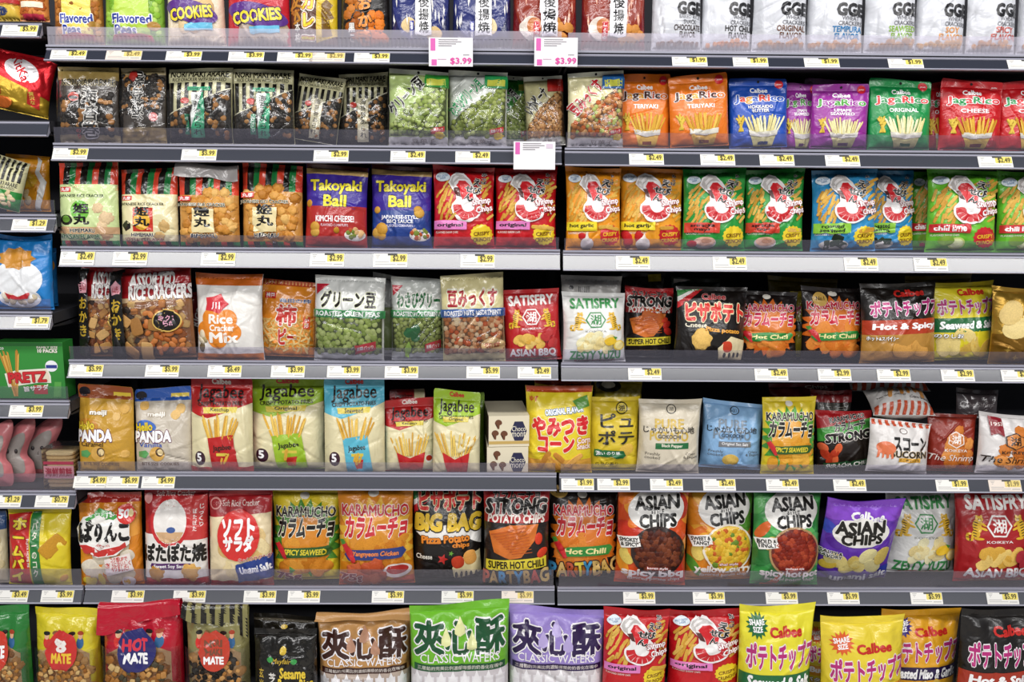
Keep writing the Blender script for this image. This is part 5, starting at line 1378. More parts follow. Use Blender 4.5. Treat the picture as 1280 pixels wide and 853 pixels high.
kara(5, 421, 518, 610, 'orange chicken chip bag with red lettering and blue banner', 'd8861c', 'e8b43a', 'c82a34', 'f6ece0', 'Yangnyeom Chicken', '2a3a7a', 'f08a3a', 'd89030 c87a24', dy=-.004,
     extra=[Bd(90, 100, 'b84a2c'), Fd('puff', [(20, 78), (60, 70), (60, 92), (16, 92)], 'b8502a c8643a a8401c', 9, .5), El(78, 82, 18, 7, 'e4d8d0', 'dish_print'), El(78, 81, 14, 4.6, 'b0302a', 'dish_print'), T('75g', 20, 88, 26, 8, '8a1a2c', 'f0d8c8', b=.06, ow=.05)])
pizza(5, 514, 606, 611, 'black and white big pizza potato bag on the sixth shelf', True, dy=.034)
strong(5, 603, 688, 611, 'black and red strong party bag with a huge orange chip', .0, True)
kara(5, 686, 774, 612, 'dark hot chili party bag at the bay joint', '1c1412', 'd8701c', 'c8242c', 'f4e8e4', 'Hot Chili', '2f8a3a', 'f2e6a0', 'd8782a e08a3a', dy=.04, party=True, extra=[El(14, 6, 13, 6, 'd8b05a', 'emblem'), T('No.1', 14, 5, 18, 5, '3a2410', part='emblem')])


def asian(x0, x1, yt, lab, base, c2, tag_, flav, sub, bowl, food, dy=0.0, rot=0.0, yaw=0.0, kind='puff', ear=.0, fl=False, rim=None):
    rr = random.Random(x0)
    blobs = [El(rr.choice([rr.uniform(0, 30), rr.uniform(75, 100)]), rr.uniform(8, 96), rr.uniform(10, 22), rr.uniform(5, 12), rr.choice(c2.split()), None, rr.uniform(-1, 1)) for _ in range(12)]
    art = [blobs, Fd('chip', [(4, 52), (24, 50), (24, 86), (4, 86)], 'e8cf6a dcc050', 12, .35, dens=.7), El(54, 22, 40, 20, 'f6f4ee', 'title_lettering', -.06), T('ASIAN', 55, 15.5, 62, 12, '15130f', 'f6f4ee', b=.075, ow=.06, r=4), T('STYLE', 56, 23.5, 18, 4, '15130f', b=.06), T('CHIPS', 57, 32, 52, 11.5, '15130f', 'f6f4ee', b=.075, ow=.06, r=4),
           El(58, 62, 38, 25, rim or bowl, 'dish_print'), El(58, 62, 35, 23, bowl, 'dish_print'), Fd(kind, oval(58, 62, 32, 21), food, 4.2, .6, part='dish_print', dens=1.3),
           Pg([(2, 50), (30, 47), (34, 57), (8, 61)], 'f4f2ec', 'flavor_label'), T(tag_, 18, 54, 24, 8, '15130f', b=.06, r=6, part='flavor_label'), T(flav, 52, 84, 82, 8.5, 'f8f0e6', b=.06, part='flavor_lettering'), T('flavored potato chips', 54, 91, 74, 4.2, 'f4ece0', b=.03), T(sub, 58, 78, 28, 3.2, 'ffffff', 'b83a2a', b=.03, ow=.2)]
    return B(5, x0, x1, yt, lab, base, art, name='potato_chip_bag', cat='chip bag', dy=dy, rot=rot, yaw=yaw, T_=.075, ear=ear)


asian(770, 861, 612, 'orange-red spicy bbq chip bag with a dark meat bowl', 'd8501c', 'e87a24 c8321c f09a2c', 'SMOKEY\n& SPICY', 'spicy bbq', 'korean style', '2a1814', '5a2a1c 6a3420 481e16 7a4028', dy=-.006)
asian(858, 944, 612, 'orange and yellow curry chip bag with a yellow curry bowl', 'e08a24', 'e8a834 d8701c 5a9a34', 'SWEET &\nTANGY', 'yellow curry', 'thai style', 'e2bc34', 'e2bc3c d8a82c dcb436 e8c44a d0a030 c8602c 6a8a30', rim='ece4d4', dy=.034)
asian(941, 1028, 614, 'green spicy hot pot chip bag with a red broth bowl', '3f9a4a', '5ab05a d8682a 2f7a3a', 'BOLD &\nTINGLY', 'spicy hot pot', 'szechuan style', '6a2018', '8a2c1c 7a2418 a8442a', rim='b08a5a', dy=-.0)
o = B(5, 1016, 1110, 606, 'purple umami salt chip bag with its top bent over', '6a3ab8',
      [[El(u, v, 12, 7, c, None, .5) for u, v, c in ((6, 30, '3a4ac0'), (14, 44, '5a2aa0'), (94, 84, '3a4ac0'), (90, 94, '5a2aa0'), (8, 92, '5a2aa0'))], Bd(0, 20, '8a4ad0'), T('Calbee', 54, 15, 44, 8, 'ffffff', b=.06, part='brand_lettering', r=-4), El(48, 33, 38, 16, 'f6f4ee', 'title_lettering'), T('ASIAN', 46, 27, 64, 13, '15130f', 'f6f4ee', b=.075, ow=.06, r=3), T('CHIPS', 50, 39.5, 54, 11, '15130f', 'f6f4ee', b=.075, ow=.06, r=3),
       Fd('chip', [(16, 66), (40, 55), (90, 50), (88, 84), (20, 84)], 'ecd888 e2c86c f2e2a4', 12, .4), Fd('chip', rect(2, 64, 16, 92), 'e2c24a', 10, .4), T('SALTY &\nSAVORY', 14, 59, 26, 8, '15130f', 'f4f2ec', b=.05, ow=.12), T('umami salt', 56, 86, 72, 9, 'ffffff', '3a2a8a', b=.05, r=5, part='flavor_lettering')], name='potato_chip_bag', cat='chip bag', T_=.055, dy=.062, ear=.04, lean=-20, free=True, rot=.01, yaw=.01)
satis(5, 1106, 1199, 615, 'large white yuzu chip bag with green tiger emblem beside the purple bag', 'e2e2de', '3f9050', 'ZESTY YUZU', False, dy=.085)
satis(5, 1195, 1295, 612, 'large red tiger emblem chip bag cut off by the picture edge', 'a81c20', 'f2eeea', 'ASIAN BBQ', True, dy=.02, rot=2)
B(5, 760, 784, 618, 'orange sliver of a chip bag behind the spicy bbq bag', 'd8701c', [T('SM', 50, 54, 60, 6, '15130f', 'f4f2ec')], dy=.15, name='potato_chip_bag', cat='chip bag')

# ------------------------------------------------------------------ bottom shelf
MATE = 'b8844a a87438 c99a5c 94602c c8a870'


def mate(x0, x1, yt, lab, base, circ, lines, foods, left=False, dy=0.0, win='b89468', cu=50, cv=31, extra=(), rot=0.0, kinds='puff', k=1.0, fold=None):
    art = [Pg([(12, 34), (30, 28), (70, 28), (90, 34), (92, 99), (8, 99)], win, 'window_print'), Fd(kinds, [(12, 36), (32, 30), (70, 30), (88, 36), (90, 98), (10, 98)], foods, 8.5, .6, part='rice_crackers'), Fd('cube', [(14, 40), (86, 40), (88, 98), (12, 98)], foods, 4.5, .6, part='rice_crackers', dens=.7)]
    hats = ['1c1a18', '8a5a34', '6a6a5a', '2a2220', 'a8442a', '3a5a34']
    for i in range(5):
        u = 24 + i * 13
        art += [El(u, 25.5, 5.5, 4.5, ['d8322c', '5a8a34', '6a4a8a', 'b83a78', '3a6a9a'][i], 'figure_print'), El(u, 20, 3.6, 2.9, 'e0b08a', 'figure_print'), El(u, 18, 5, 1.6, hats[i], 'figure_print')]
    art += [El(cu, cv, 24, 15.5, circ, 'round_label')]
    n = len(lines)
    for i, (s, c, w, h) in enumerate(lines):
        art.append(T(s, cu, cv - 9 + (i + .5) * 19 / n, w, h, c, b=.08, part='round_label'))
    art += list(extra)
    return B(6, x0, x1, yt, lab, base, art, kind='flat', name='rice_cracker_bag', cat='cracker bag', left=left, dy=dy, rot=rot, fin='gloss', film=(.02, .7), T_=.08, fold=fold)


mate(-30, 40, 753, 'clear rice cracker bag with green corner, cut off at the narrow bay end', '2a7a34', 'c83a28', [('MATE', 'ffffff', 32, 8)], MATE)
mate(46, 126, 757, 'yellow-edged rice cracker bag with a red 8 label', 'd8c82e', 'c8302c', [('8', 'f2ece6', 14, 9), ('MATE', 'f0c83a', 30, 7)], MATE, dy=.02)
mate(128, 228, 746, 'red-edged rice cracker bag with a blue round label', 'b8142c', '2a2a6a', [('HOT', 'd83a4a', 30, 8), ('MATE', 'ffffff', 30, 7)], MATE + ' 4a4434', fold=(.05, 'b8142c', -.5))
mate(234, 312, 747, 'black and olive striped seaweed rice cracker bag', '8a8454', 'c2402c', [('NORI', '7a4a34', 26, 4.6), ('MAKI', '7a4a34', 26, 4.6), ('MATE', 'ffffff', 30, 5.2)], ARA + ' c8965a', kinds='ball', dy=.008, fold=(.05, ['1c1a14', '8a8454'], .5), extra=[[Pg([(4 + i * 14, .5), (11 + i * 14, .5), (9 + i * 14, 12), (2 + i * 14, 12)], '1c1a14') for i in range(7)]])
B(6, 318, 398, 782, 'black sesame brown rice wafer bag with yellow lettering', '15130f',
  [El(50, 18, 5, 4, 'd8b83a', 'emblem'), T('Mayfair', 48, 28, 30, 6, 'c8a83a', b=.02, sh=.2), T('Sesame', 66, 38, 40, 9, 'e8c83a', b=.06), T('Brown Rice', 70, 48, 52, 9, 'e8c83a', b=.06), T('Wafer', 76, 58, 30, 9, 'e8c83a', b=.06), T(V_('芝麻燒'), 34, 56, 12, 36, 'e8e4dc', b=.03), T(V_('玄米'), 16, 44, 8, 20, 'c8a83a', b=.02), El(30, 26, 5, 2.4, '3a9a4a', 'leaf_print'), El(68, 27, 5, 2.4, '3a9a4a', 'leaf_print'), El(78, 84, 18, 9, 'd8d0bc', 'dish_print'), El(78, 83, 15, 7, '2a2620', 'dish_print'), El(24, 82, 18, 9, 'd8d0bc', 'dish_print'), El(24, 81, 15, 7, '2a2620', 'dish_print')], kind='flat', name='wafer_bag', cat='wafer bag', fin='gloss', T_=.07)
B(6, 320, 398, 762, 'black wafer bag standing behind the sesame wafer bag', '1a1712', [El(50, 10, 5, 2, 'c8a83a', 'emblem'), Bd(4, 6, '4a4438')], dy=.085, kind='flat', name='wafer_bag', cat='wafer bag', fin='gloss')


def wafer(x0, x1, yt, lab, base, dk, drop, dy=0.0, fold=None):
    art = [T('夾心酥', 50, 23, 90, 25, dk, 'f2eef0', b=.055, ow=.05), [Pg([(u, v - 8), (u + 5, v), (u + 5, v + 4), (u, v + 6), (u - 5, v + 4), (u - 5, v)], drop, 'drop_print') for u, v in ((36, 24), (50, 16), (62, 27))], T('CLASSIC WAFERS', 50, 38, 80, 6.5, 'f2eef0', b=.01), Bd(42.5, 48, dk, 'flavor_label', u0=4, u1=96), T('三層餡的完美比例濃郁爆漿的奶香化在嘴中', 50, 45.3, 86, 3, 'e8e0d8', b=.0, part='flavor_label'),
           Bd(48, 99.5, 'cfc9cc' if dk != '3a1c14' else 'b9a79a'), [[Rc(2 + i * 12, 52, 11.5 + i * 12, 99, 'e9e6ea', 'wrapper_print'), Pg([(2 + i * 12, 57), (6.7 + i * 12, 47.5), (11.5 + i * 12, 57)], 'f0eef0', 'wrapper_print'), Rc(4 + i * 12, 62, 10 + i * 12, 99, dk if dk != '2a1448' else 'c8c4d4', 'wrapper_print')] for i in range(8)], Pg([(52, 70), (66, 58), (98, 76), (90, 99), (48, 99)], 'e8cfa4', 'wafer_print'), Pg([(56, 74), (66, 66), (90, 80), (86, 90)], 'f2e6cc', 'wafer_print'), Pg([(52, 82), (88, 94), (88, 96), (52, 85)], dk, 'wafer_print')]
    B(6, x0, x1, yt, lab, base, art, kind='flat', name='wafer_bag', cat='wafer bag', dy=dy, T_=.075, wr=1.5, fold=fold)


wafer(398, 514, 758, 'brown classic wafer bag with big dark lettering', 'b98a52', '3a1c14', 'b88a70', fold=(.012, 'b98a52', .4), dy=.03)
wafer(512, 637, 752, 'green classic wafer bag with big dark lettering', '6fb82a', '14502c', 'e6e8a8', dy=.0)
wafer(635, 756, 758, 'lilac classic wafer bag with big dark lettering', '9a86cc', '2a1448', 'b8a8dc', dy=.03)
shrimp_bag(6, 751, 836, 758, 'tall red shrimp chip bag on the bottom shelf beside the lilac wafers', *OR, vs=.62, dy=.001)
shrimp_bag(6, 833, 928, 760, 'tall red shrimp chip bag on the bottom shelf beside the yellow seaweed bag', *OR, vs=.62, dy=.035)
BT = dict(bandv=(50, 63))
potato(6, 922, 1018, 756, 'large yellow seaweed chip bag on the bottom shelf with a green star', 'e9df34', 'e2d22e', '1f6a3a', 'Seaweed & Salt', 'のりしお', share='1f6a3a', vt=0, ear=.03, dy=.0, **BT)
potato(6, 1000, 1066, 774, 'yellow share size chip bag with orange star, half hidden by its twin', 'dcc832', 'dcc832', 'd8961c', 'Butter & Soy', 'バター', share='e0602a', dy=.16, **BT)
potato(6, 1024, 1134, 768, 'yellow share size chip bag with orange star, leaning in front', 'ead23a', 'ead23a', 'e0901c', 'Butter', 'バター', share='e0602a', dy=.0, rot=2, ear=.03, bandv=(56, 68))
potato(6, 1098, 1200, 760, 'golden roasted miso chip bag with a navy banner', 'e4a624', 'e4a624', '2a1a4a', 'Roasted Miso & Garlic', '味噌にんにく', share='3a2a7a', dy=.09, **BT)
potato(6, 1196, 1298, 760, 'large black hot and spicy chip bag at the end of the bottom shelf', '15110f', 'b8863a', 'a8321c', 'Hot & Spicy', 'ホット&スパイシー', calbee='c8261f', bandv=(47, 62), chips='d8a050 c88a3a e0b064')

# ------------------------------------------------------------------ the narrow bay at the end
kk = B(1, -40, 72, 46, 'red and gold chocolate wafer bag lying over on its side, with a white oval logo', 'b8962e',
       [Pg([(0, 0), (100, 0), (100, 70), (76, 58), (40, 46), (0, 40)], 'c41a24'), El(64, 30, 24, 17, 'f2eef0', 'emblem', .62), T('KitKat', 64, 30, 42, 14, 'c41a24', b=.03, r=-50, part='emblem'), T('GOLD', 32, 52, 44, 13, 'e0b84a', 'a8241c', b=.06, r=-62), Fd('slab', [(52, 58), (72, 64), (76, 84), (58, 78)], 'd8a83a e4bc5a', 11, .6, rot=35, dens=.5), Rc(78, 60, 92, 86, 'c8342c', 'flavor_label', -3), T(V_('贅沢な'), 83, 72, 6, 20, 'e8c85a', b=.03, r=14, part='flavor_label'), El(50, 86, 12, 8, 'd8702c', 'round_print'), Bd(94, 100, 'c8a83a')], left=True, fin='foil', rot=-12, name='chocolate_bag', cat='chocolate bag', T_=.06)
B(2, -16, 42, 192, 'cream and black striped cracker bag leaning in the narrow bay', 'd0cca0', [[Rc(2 + i * 14, 1, 9 + i * 14, 44, '17150f') for i in range(7)], Bd(44, 62, 'cfcb9c'), T('NORI MAKI ARARE', 46, 50, 86, 8, '17150f', b=.04), T('WITH SEAWEED', 54, 57.5, 60, 5, '17150f', b=.02), Bd(62, 99, '2f8a3c'), Fd('nut', rect(14, 64, 90, 92), 'd9c49a e4d4b0 cdb488', 7, .6, part='peanuts')], left=True, rot=-14, dy=.02, kind='flat', name='rice_cracker_bag', cat='cracker bag')
B(2, 12, 68, 196, 'yellow character-shaped nut bag with a white rim behind the striped bag', 'e0961c', [Pg([(74, 2), (88, 10), (84, 30), (97, 48), (92, 70), (80, 99), (70, 99), (80, 66), (86, 50), (74, 32), (78, 12)], 'eceae4', 'rim_print'), St(60, 46, 22, 14, 14, 'e8b62a', None, .8), Fd('nut', rect(10, 56, 60, 90), 'e2cfa6 d4bd8c', 8, .5, part='peanuts'), Rc(12, 44, 46, 54, 'c8342c', 'flavor_label', 2), T('ピーナッツ', 29, 49, 28, 6, 'f4e8d8', r=8, part='flavor_label')], left=True, dy=.11, kind='flat', name='nut_bag', cat='nut bag')
B(3, -8, 70, 298, 'blue peanut bag with a white patch and pale nuts at its foot', '1f7fc8', [El(50, 58, 40, 26, 'e6e8ea', 'white_patch'), El(52, 84, 34, 14, 'e6e8ea', 'white_patch'), St(48, 30, 32, 16, 9, 'c98a2c', None, .8), El(48, 30, 26, 13, 'c98a2c'), Fd('nut', rect(26, 80, 80, 97), 'd8ccb4 c9bb9e e2d8c4', 6, .5, part='peanuts'), Pg([(28, 76), (50, 82), (70, 76), (68, 84), (50, 86), (32, 85)], 'b8242c', 'ribbon_print')], left=True, kind='flat', name='nut_bag', cat='nut bag', ear=.06)
B(3, 52, 76, 312, 'blue nut bag edge with brown print behind the blue peanut bag', '1f6fb0', [El(60, 30, 36, 14, 'c98a2c')], left=True, dy=.07, kind='flat', name='nut_bag', cat='nut bag')


def flat_art(mb, w, h, L, fin='paper', y=-.0005):
    """polygons on the front face of a carton, in percent"""
    for i, (pts, c) in enumerate(L):
        t = tess(pts)
        V = np.stack([t[..., 0] * w / 100 - w / 2, t[..., 0] * 0 + y - i * .00008, h - t[..., 1] * h / 100], -1).reshape(-1, 3)
        F = np.arange(len(V)).reshape(-1, 3)
        n = np.cross(V[F[:, 1]] - V[F[:, 0]], V[F[:, 2]] - V[F[:, 0]])[:, 1] > 0
        F[n] = F[n][:, ::-1]
        mb.add(V, F, mat(c, fin))


def carton_text(mb, w, h, s, u, v, tw, th, c, b=.04, r=0, y=-.0016, o=None, ow=.07):
    tri, lo, hi = glyphs(s)
    S = hi - lo
    for rad, col, yy in (((b + ow, o, y + .0003),) if o else ()) + ((b, c, y),):
        for j in range(7):
            dx, dy = (0, 0) if j == 0 else (rad * math.cos(j * PI / 3), rad * math.sin(j * PI / 3))
            q = (tri + (dx, dy) - (lo + hi) / 2) / S
            x, z = q[..., 0] * tw * w / 100, q[..., 1] * th * h / 100
            cr, sr = math.cos(math.radians(r)), math.sin(math.radians(r))
            x, z = x * cr - z * sr, x * sr + z * cr
            V = np.stack([x + (u / 100 - .5) * w, x * 0 + yy - j * .00001, z + h - v * h / 100], -1).reshape(-1, 3)
            mb.add(V, np.arange(len(V)).reshape(-1, 3), mat(col, 'paper'))


def pretz_box(x0, x1, yt, lab, dy):
    Y = .05 + dy
    a, b, c = pix(x0, 460, Y), pix(x1, 460, Y), pix((x0 + x1) / 2, yt, Y)
    w, h = b[0] - a[0], c[2] - LZS[4] - .001
    o = empty('pretzel_box', ((a[0] + b[0]) / 2, Y, LZS[4] + .001), lab, 'pretzel box')
    mb = MB(); mb.box((-w / 2, 0, 0), (w / 2, .06, h), mat('2f8a34', 'paper')); mb.build('carton', o)
    mb = MB(); flat_art(mb, w, h, [([(0.5, 1), (99.5, 1), (99.5, 7), (0.5, 7)], '1f6a28'), (El(82, 42, 9, 10, 'eef0f4')['pts'], 'eef0f4'), ([(74, 40), (90, 40), (90, 46), (74, 46)], '2a3a8a'), ([(54, 76), (74, 76), (74, 92), (54, 92)], 'b8342c')]); mb.build('emblem', o)
    mb = MB(); flat_art(mb, w, h, [([(13, 56), (30, 50), (76, 46), (80, 60), (80, 72), (60, 72), (17, 80)], 'eeeae0'), ([(15, 57), (30, 52), (75, 48), (78, 60), (78, 70), (60, 70), (18, 78)], 'e8dcc4')]); carton_text(mb, w, h, 'PRETZ', 46, 62, 54, 17, 'c8262c', .05, 3, -.002, '8a1a1c', .03); mb.build('title_lettering', o)
    mb = MB(); r = random.Random(4)
    for i in range(12):
        u = r.uniform(4, 38)
        flat_art(mb, w, h, [([(u, 12 + r.uniform(0, 14)), (u + 2.6, 12 + r.uniform(0, 14)), (26 + i * .4, 96), (24 + i * .4, 96)], r.choice(['c8943a', 'd8a84e', 'b8822c']))], y=-.0003 - i * .00005)
    mb.build('pretzel_print', o)
    mb = MB(); flat_art(mb, w, h, [([(85, 70), (95, 70), (93, 97), (82, 97)], '5aa84a')], y=-.0011); mb.build('sachet_print', o)
    mb = MB(); carton_text(mb, w, h, '旨サラダ', 58, 81, 36, 9, 'f0ece0', .04, 6); carton_text(mb, w, h, 'FAMILY SIZE', 78, 9, 30, 4, 'e8e4d8', .03, 0); carton_text(mb, w, h, '10 PACKS', 78, 15, 28, 6, 'f0ece0', .05, 0); carton_text(mb, w, h, 'Glico', 8, 10, 14, 6, 'e8f0e4', .03, 0); mb.build('small_lettering', o)


pretz_box(-6, 80, 428, 'green pretzel box with a red and white title', 0.0)


def shaped_pack(x0, x1, yt, rowi, lab, dy):
    Y = .06 + dy
    a, b, c = pix(x0, 560, Y), pix(x1, 560, Y), pix((x0 + x1) / 2, yt, Y)
    w, h = b[0] - a[0], c[2] - LZS[rowi] - .001
    o = empty('shaped_pack', ((a[0] + b[0]) / 2, Y, LZS[rowi] + .001), lab, 'snack pack', 'pink leaf shaped packs', (math.radians(-4), 0, 0))
    out = np.array([(-.42, .0), (.4, 0), (.46, .28), (.3, .42), (.34, .55), (.52, .8), (.5, .98), (.2, .94), (-.1, .8), (-.35, .62), (-.42, .4), (-.3, .25)])
    n = 80
    k = len(out)
    P = []
    for i in range(n):                                     # smooth closed outline
        f = i / n * k; j = int(f); t = f - j
        p0, p1, p2, p3 = out[(j - 1) % k], out[j % k], out[(j + 1) % k], out[(j + 2) % k]
        P.append(.5 * (2 * p1 + (p2 - p0) * t + (2 * p0 - 5 * p1 + 4 * p2 - p3) * t * t + (3 * p1 - p0 - 3 * p2 + p3) * t ** 3))
    P = np.array(P); P[:, 1] = np.clip(P[:, 1], 0, 1)

    def layer(scale, c, mb, yoff):
        cen = np.array([0.02, .42]); R = 6
        V = []
        for q in range(R + 1):
            g = 1 - q / R
            L = cen + (P * 1.0 - cen) * scale * g
            d = .022 * (1 - (scale * g) ** 3)
            V += [(x * w, -d - yoff, z * h) for x, z in L]
        F = []
        for q in range(R):
            for i in range(n):
                j = (i + 1) % n
                F += [(q * n + i, q * n + j, (q + 1) * n + j), (q * n + i, (q + 1) * n + j, (q + 1) * n + i)]
        mb.add(V, F, mat(c))
        if scale == 1.0:
            V2 = [(x, .3 * abs(y) + .002, z) for x, y, z in V]
            mb.add(V2, [f[::-1] for f in F], mat(c))
    mb = MB(); layer(1.0, 'cf787c', mb, 0); mb.build('pouch', o)  # pink darkened to stand in for the deep shade of the bay
    mb = MB(); layer(.62, '9a928c', mb, .0008); mb.build('grey_window', o)
    mb = MB()
    V, F = ICO2
    for s in (-.1, .12):
        mb.add(V * (.04 * w, .003, .035 * h) + (s * w, -.0235, h * .5), F, mat('2a2426'))
    mb.build('dark_print', o)


shaped_pack(-30, 14, 525, 5, 'pink leaf shaped pack cut off by the picture edge', 0.0)
shaped_pack(-6, 42, 522, 5, 'pink leaf shaped pack standing second in the row', .035)
shaped_pack(24, 76, 520, 5, 'pink leaf shaped pack standing last, deepest in the row', .075)
a_, b_ = pix(58, 590, .06), pix(97, 590, .06)
o = empty('cracker_pack', ((a_[0] + b_[0]) / 2, .045, LZS[5] + .001), 'clear pack of stacked flat crackers with pink label', 'cracker pack')
w_ = b_[0] - a_[0]
for i in range(9):
    mb = MB(); V, F = ICO2
    rr = random.Random(i)
    mb.add(np.sign(V) * np.abs(V) ** .4 * (w_ * .46, .035, .0052) + (rr.uniform(-.002, .002), .036, .006 + i * .0108), F, mat(['e0c490', 'd8b880', 'e6ce9e'][i % 3], 'food')); mb.build('cracker', o)
mb = MB(); mb.box((-w_ * .48, -.0025, .028), (w_ * .48, -.0018, .062), mat('e8a8b4', 'paper')); mb.box((-w_ * .48, -.003, .066), (w_ * .48, -.0018, .074), mat('c8305a', 'paper'))
carton_text(mb, w_, .1, '海鮮煎餅', 50, 55, 84, 24, 'b82a4a', .03, 0, -.0036); mb.build('label', o)
mb = MB(); mb.box((-w_ * .5, -.004, 0), (w_ * .5, .078, .108), CLEAR); mb.build('clear_film', o)
B(6 - 1, -26, 14, 640, 'pale rice cake pack at the end of the narrow bay beside the yellow pie bag', 'cfc4a4', [Fd('disc', rect(4, 30, 96, 94), 'd8cca8 c9bb92 e2d8ba', 16, .5), Bd(0, 24, '2a4a7a')], kind='flat', left=False, name='rice_cracker_bag', cat='cracker bag', dy=.03, zlim=LZB[5] + .008)
B(5, 10, 91, 638, 'yellow pie bag with a red and green side panel', 'e4d02a',
  [Pg([(1, 8), (38, 4), (44, 96), (4, 98)], 'c42a24', 'side_panel'), Pg([(40, 4), (54, 3), (62, 96), (46, 96)], '2a7a3a', 'side_panel'), T(V_('ホームパイ'), 22, 52, 22, 80, 'f0d83a', '7a1c14', b=.08, ow=.06), T('FUJIYA HOME PIE', 39, 54, 44, 4, 'f4ece4', b=.03, r=-86), T(V_('バターのコク'), 50, 50, 8, 70, 'f0ead8', b=.03, r=3), Fd('slab', [(62, 40), (92, 26), (92, 56), (66, 66)], 'd8a23c e0b04e c8922e', 17, .5, rot=30, dens=.8), Fd('slab', [(66, 58), (88, 60), (90, 80), (74, 82)], 'd8a23c c8922e', 15, .5, rot=-60, dens=.8), Fd('nut', rect(72, 88, 96, 95), 'c8642c d8a04a', 6, .5)], name='pie_bag', cat='pastry bag', T_=.06, zlim=LZB[5] + .008)

ROWBAGS[(4, True)] = [(33, 'green pretzel box with a red and white title', 0)]
ROWBAGS[(5, True)] = [(6, 'pink leaf shaped pack cut off by the picture edge', 0), (70, 'clear pack of stacked flat crackers with pink label', 0)]

# ------------------------------------------------------------------ price tags and offer cards on the rails
ROWN = ['top', 'second', 'third', 'fourth', 'fifth', 'sixth']
USED = set()


def tag(row, px, price, left=False, w=40, lab='', faded=False):
    zb, rh = (LZB[row], 0.034) if left else (ZB[row] - (0.002 if px > 700 else 0), RH[row])
    L = math.hypot(RD, rh)
    c = pix(px, 0, RD * .5)
    X = None
    for _ in range(3):                                    # the place on the sloping rail under that column of the photograph
        d = np.array([X if X is not None else c[0], RD * .5, zb + rh / 2]) - CAM
        x = W_PX / 2 + F_PX * (d @ RT) / (d @ FW)
        X = (X if X is not None else c[0]) + (px - x) / F_PX * (d @ FW)
    words_ = lab.split()[:16]
    while len(lab.split()) > 16 and words_[-1] in ('a', 'the', 'with', 'and', 'of', 'on', 'by', 'in', 'its', 'under', 'beside', 'behind', 'at', 'over', 'to', 'next', 'big', 'white', 'green', 'deep', 'half'):
        words_.pop()
    w3 = 0.0855 * w / 40
    h3 = L - 0.0088
    o = empty('price_tag', (X, 0, zb), ' '.join(words_).rstrip(','), 'price tag', 'price tags on the shelf rails', (-math.atan2(RD, rh), 0, 0))
    z0 = 0.0044
    wh, ye = ('f0eee8', 'ead868') if not faded else ('ecdfd2', 'e6cf7a')
    a, b = -w3 / 2, w3 / 2
    mb = MB(); mb.box((a, -0.0014, z0), (b, -0.0003, z0 + h3), mat(wh, 'paper')); mb.build('paper', o)

    def q(u0, v0, u1, v1, c, y, mb):
        mb.flat([(a + u0 * w3, y, z0 + v0 * h3), (a + u1 * w3, y, z0 + v0 * h3), (a + u1 * w3, y, z0 + v1 * h3), (a + u0 * w3, y, z0 + v1 * h3)], [(0, 1, 2, 3)], mat(c, 'paper'))
    mb = MB(); q(.5, .38, .985, .97, ye, -.0016, mb); mb.build('yellow_panel', o)
    mb = MB(); q(.42, .86, .7, .99, '3a3a36', -.0018, mb)
    for i in range(3):
        q(.06 + .02 * i, .86 - i * .12, .2 - .03 * i, .9 - i * .12, 'a8a6a4', -.0018, mb)
    for i in range(2):
        q(.06, .34 - i * .16, .46 + .2 * i, .39 - i * .16, 'b4b2b0', -.0018, mb)
    q(.7, .16, .95, .22, 'a09e9c', -.0018, mb); mb.build('small_print', o)
    mb = MB(); tri, lo, hi = glyphs(price); S = hi - lo
    for j in range(7):
        dx, dy = (0, 0) if j == 0 else (.03 * math.cos(j * PI / 3), .03 * math.sin(j * PI / 3))
        t = (tri + (dx, dy) - (lo + hi) / 2) / S
        V = np.stack([a + (.755 + t[..., 0] * .36) * w3, t[..., 0] * 0 - .0018 - j * .00001, z0 + (.63 + t[..., 1] * .48) * h3], -1).reshape(-1, 3)
        mb.add(V, np.arange(len(V)).reshape(-1, 3), mat('4a4420' if not faded else '8a7a4a', 'paper'))
    mb.build('price_lettering', o)


def name_tags(row, L, left):
    front = [q for q in ROWBAGS[(row, left)] if q[2] <= .09]
    pairs = sorted((abs(q[0] - px), px, q[1]) for px, _ in L for q in front)
    got = {}
    for d, px, lab in pairs:                              # each tag is named by the pack it hangs under
        if px not in got and lab not in got.values() and d < 48:
            got[px] = lab
    for px, pr in L:
        near = min(front, key=lambda q: abs(q[0] - px))[1]
        tag(row, px, '$' + pr.rstrip('f'), left, faded=pr.endswith('f'), lab='price tag below the ' + got[px] if px in got else 'extra price tag beside the one below the ' + near)


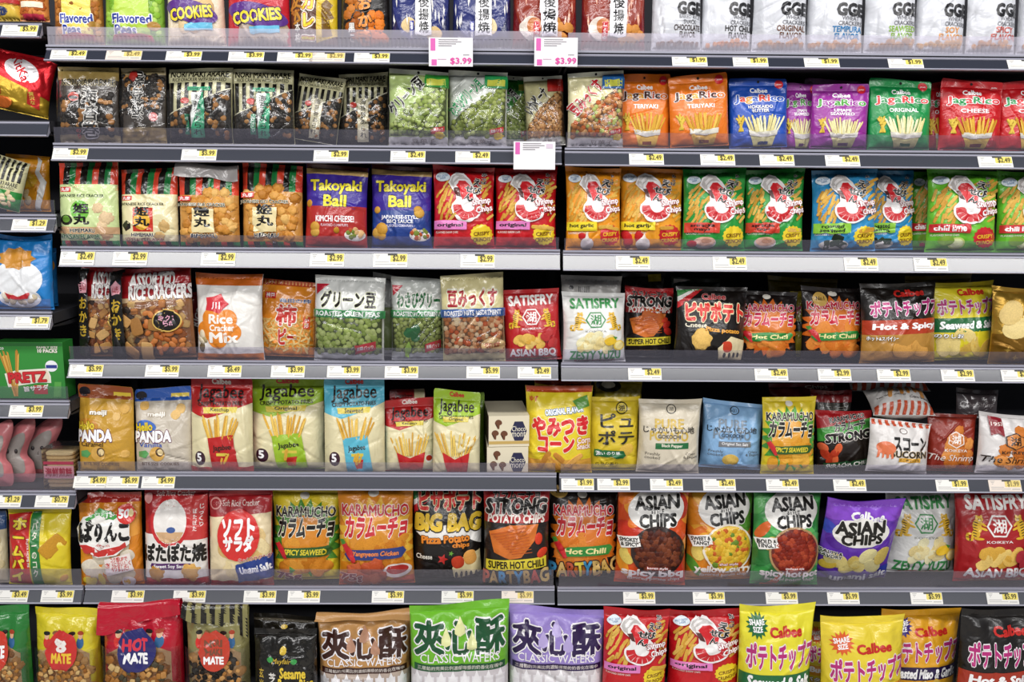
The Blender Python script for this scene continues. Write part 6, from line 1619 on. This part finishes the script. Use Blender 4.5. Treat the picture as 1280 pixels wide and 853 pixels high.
for row, L in enumerate([
    [(86, '2.49'), (155, '2.49f'), (230, '3.99'), (308, '3.99'), (369, '2.99'), (409, '2.99f'), (465, '3.99'), (862, '1.99'), (938, '1.99'), (1027, '1.99'), (1132, '1.99'), (1281, '1.99')],
    [(88, '2.99'), (249, '5.99'), (414, '2.99'), (510, '2.49'), (591, '2.49'), (808, '2.49'), (897, '2.49'), (971, '2.49'), (1053, '2.49'), (1244, '2.49')],
    [(97, '2.49'), (163, '2.99'), (273, '2.99'), (409, '2.99'), (488, '2.99'), (597, '2.99'), (791, '2.49'), (912, '2.49'), (1076, '2.49'), (1163, '2.49')],
    [(108, '5.99'), (203, '5.99'), (281, '6.49'), (360, '3.99'), (430, '3.99'), (502, '3.99'), (604, '5.99'), (668, '2.49'), (806, '2.49'), (964, '2.49'), (1043, '2.99'), (1117, '2.99'), (1197, '2.99'), (1272, '2.99')],
    [(113, '4.99'), (153, '6.99'), (198, '4.99'), (722, '1.99'), (767, '2.99'), (833, '2.49'), (899, '2.49'), (978, '2.49'), (1062, '2.49'), (1190, '1.99'), (1256, '1.99f')],
    [(15, '3.49'), (72, '5.99'), (160, '3.99'), (237, '3.99'), (325, '3.99'), (380, '5.99'), (485, '5.99'), (572, '5.99'), (647, '5.99f'), (799, '5.99'), (886, '5.99'), (977, '5.99'), (1054, '5.99'), (1158, '5.99'), (1253, '5.99')]]):
    name_tags(row, L, False)
for row, L in ((0, [(25, '5.99')]), (2, [(37, '1.29')]), (3, [(40, '1.79')]), (4, [(33, '3.99')]), (5, [(6, '1.29'), (65, '0.79')])):
    name_tags(row, L, True)


def offer(x0, x1, y0, y1, lab, blank, yy):
    a, b = pix(x0, (y0 + y1) / 2, yy), pix(x1, (y0 + y1) / 2, yy)
    zt, zb = pix((x0 + x1) / 2, y0, yy)[2], pix((x0 + x1) / 2, y1, yy)[2]
    w, h = b[0] - a[0], zt - zb
    o = empty('offer_card', ((a[0] + b[0]) / 2, yy, zb), lab, 'offer card')
    mb = MB(); mb.box((-w / 2, 0, 0), (w / 2, .0012, h), mat('f2eff2', 'paper')); mb.box((-.02, .0012, h * .1), (.02, -yy + .004, h * .16), mat('d8d8dc', 'plastic')); mb.build('card', o)
    mb = MB(); flat_art(mb, w, h, [([(4, 3), (15, 3), (15, 46), (4, 46)], 'd85fae')] + ([] if blank else [([(6, 76), (18, 76), (18, 97), (6, 97)], 'd85fae')])); mb.build('pink_panel', o)
    mb = MB()
    L = [([(22, 6 + i * 7), (22 + n, 6 + i * 7), (22 + n, 9 + i * 7), (22, 9 + i * 7)], '8a868c') for i, n in enumerate((44, 52, 40, 30))]
    L += [([(20, 74), (40, 74), (40, 77), (20, 77)], 'c8a8bc'), ([(78, 58), (92, 58), (92, 61), (78, 61)], '9a969a')] if not blank else [([(78, 8), (94, 8), (94, 24), (78, 24)], 'd8c8d8')]
    flat_art(mb, w, h, L); mb.build('small_print', o)
    if not blank:
        mb = MB(); carton_text(mb, w, h, '$3.99', 73, 82, 48, 24, 'd8449a', .025, 0, -.0016); mb.build('price_lettering', o)


offer(536, 591, 47, 83, 'white offer card with pink price under the navy rice cracker packs', False, -.012)
offer(668, 722, 47, 83, 'white offer card with pink price under the red rice cracker packs', False, -.012)
offer(642, 694, 177, 212, 'white offer card with only a pink corner, on the second rail at the bay joint', True, -.012)
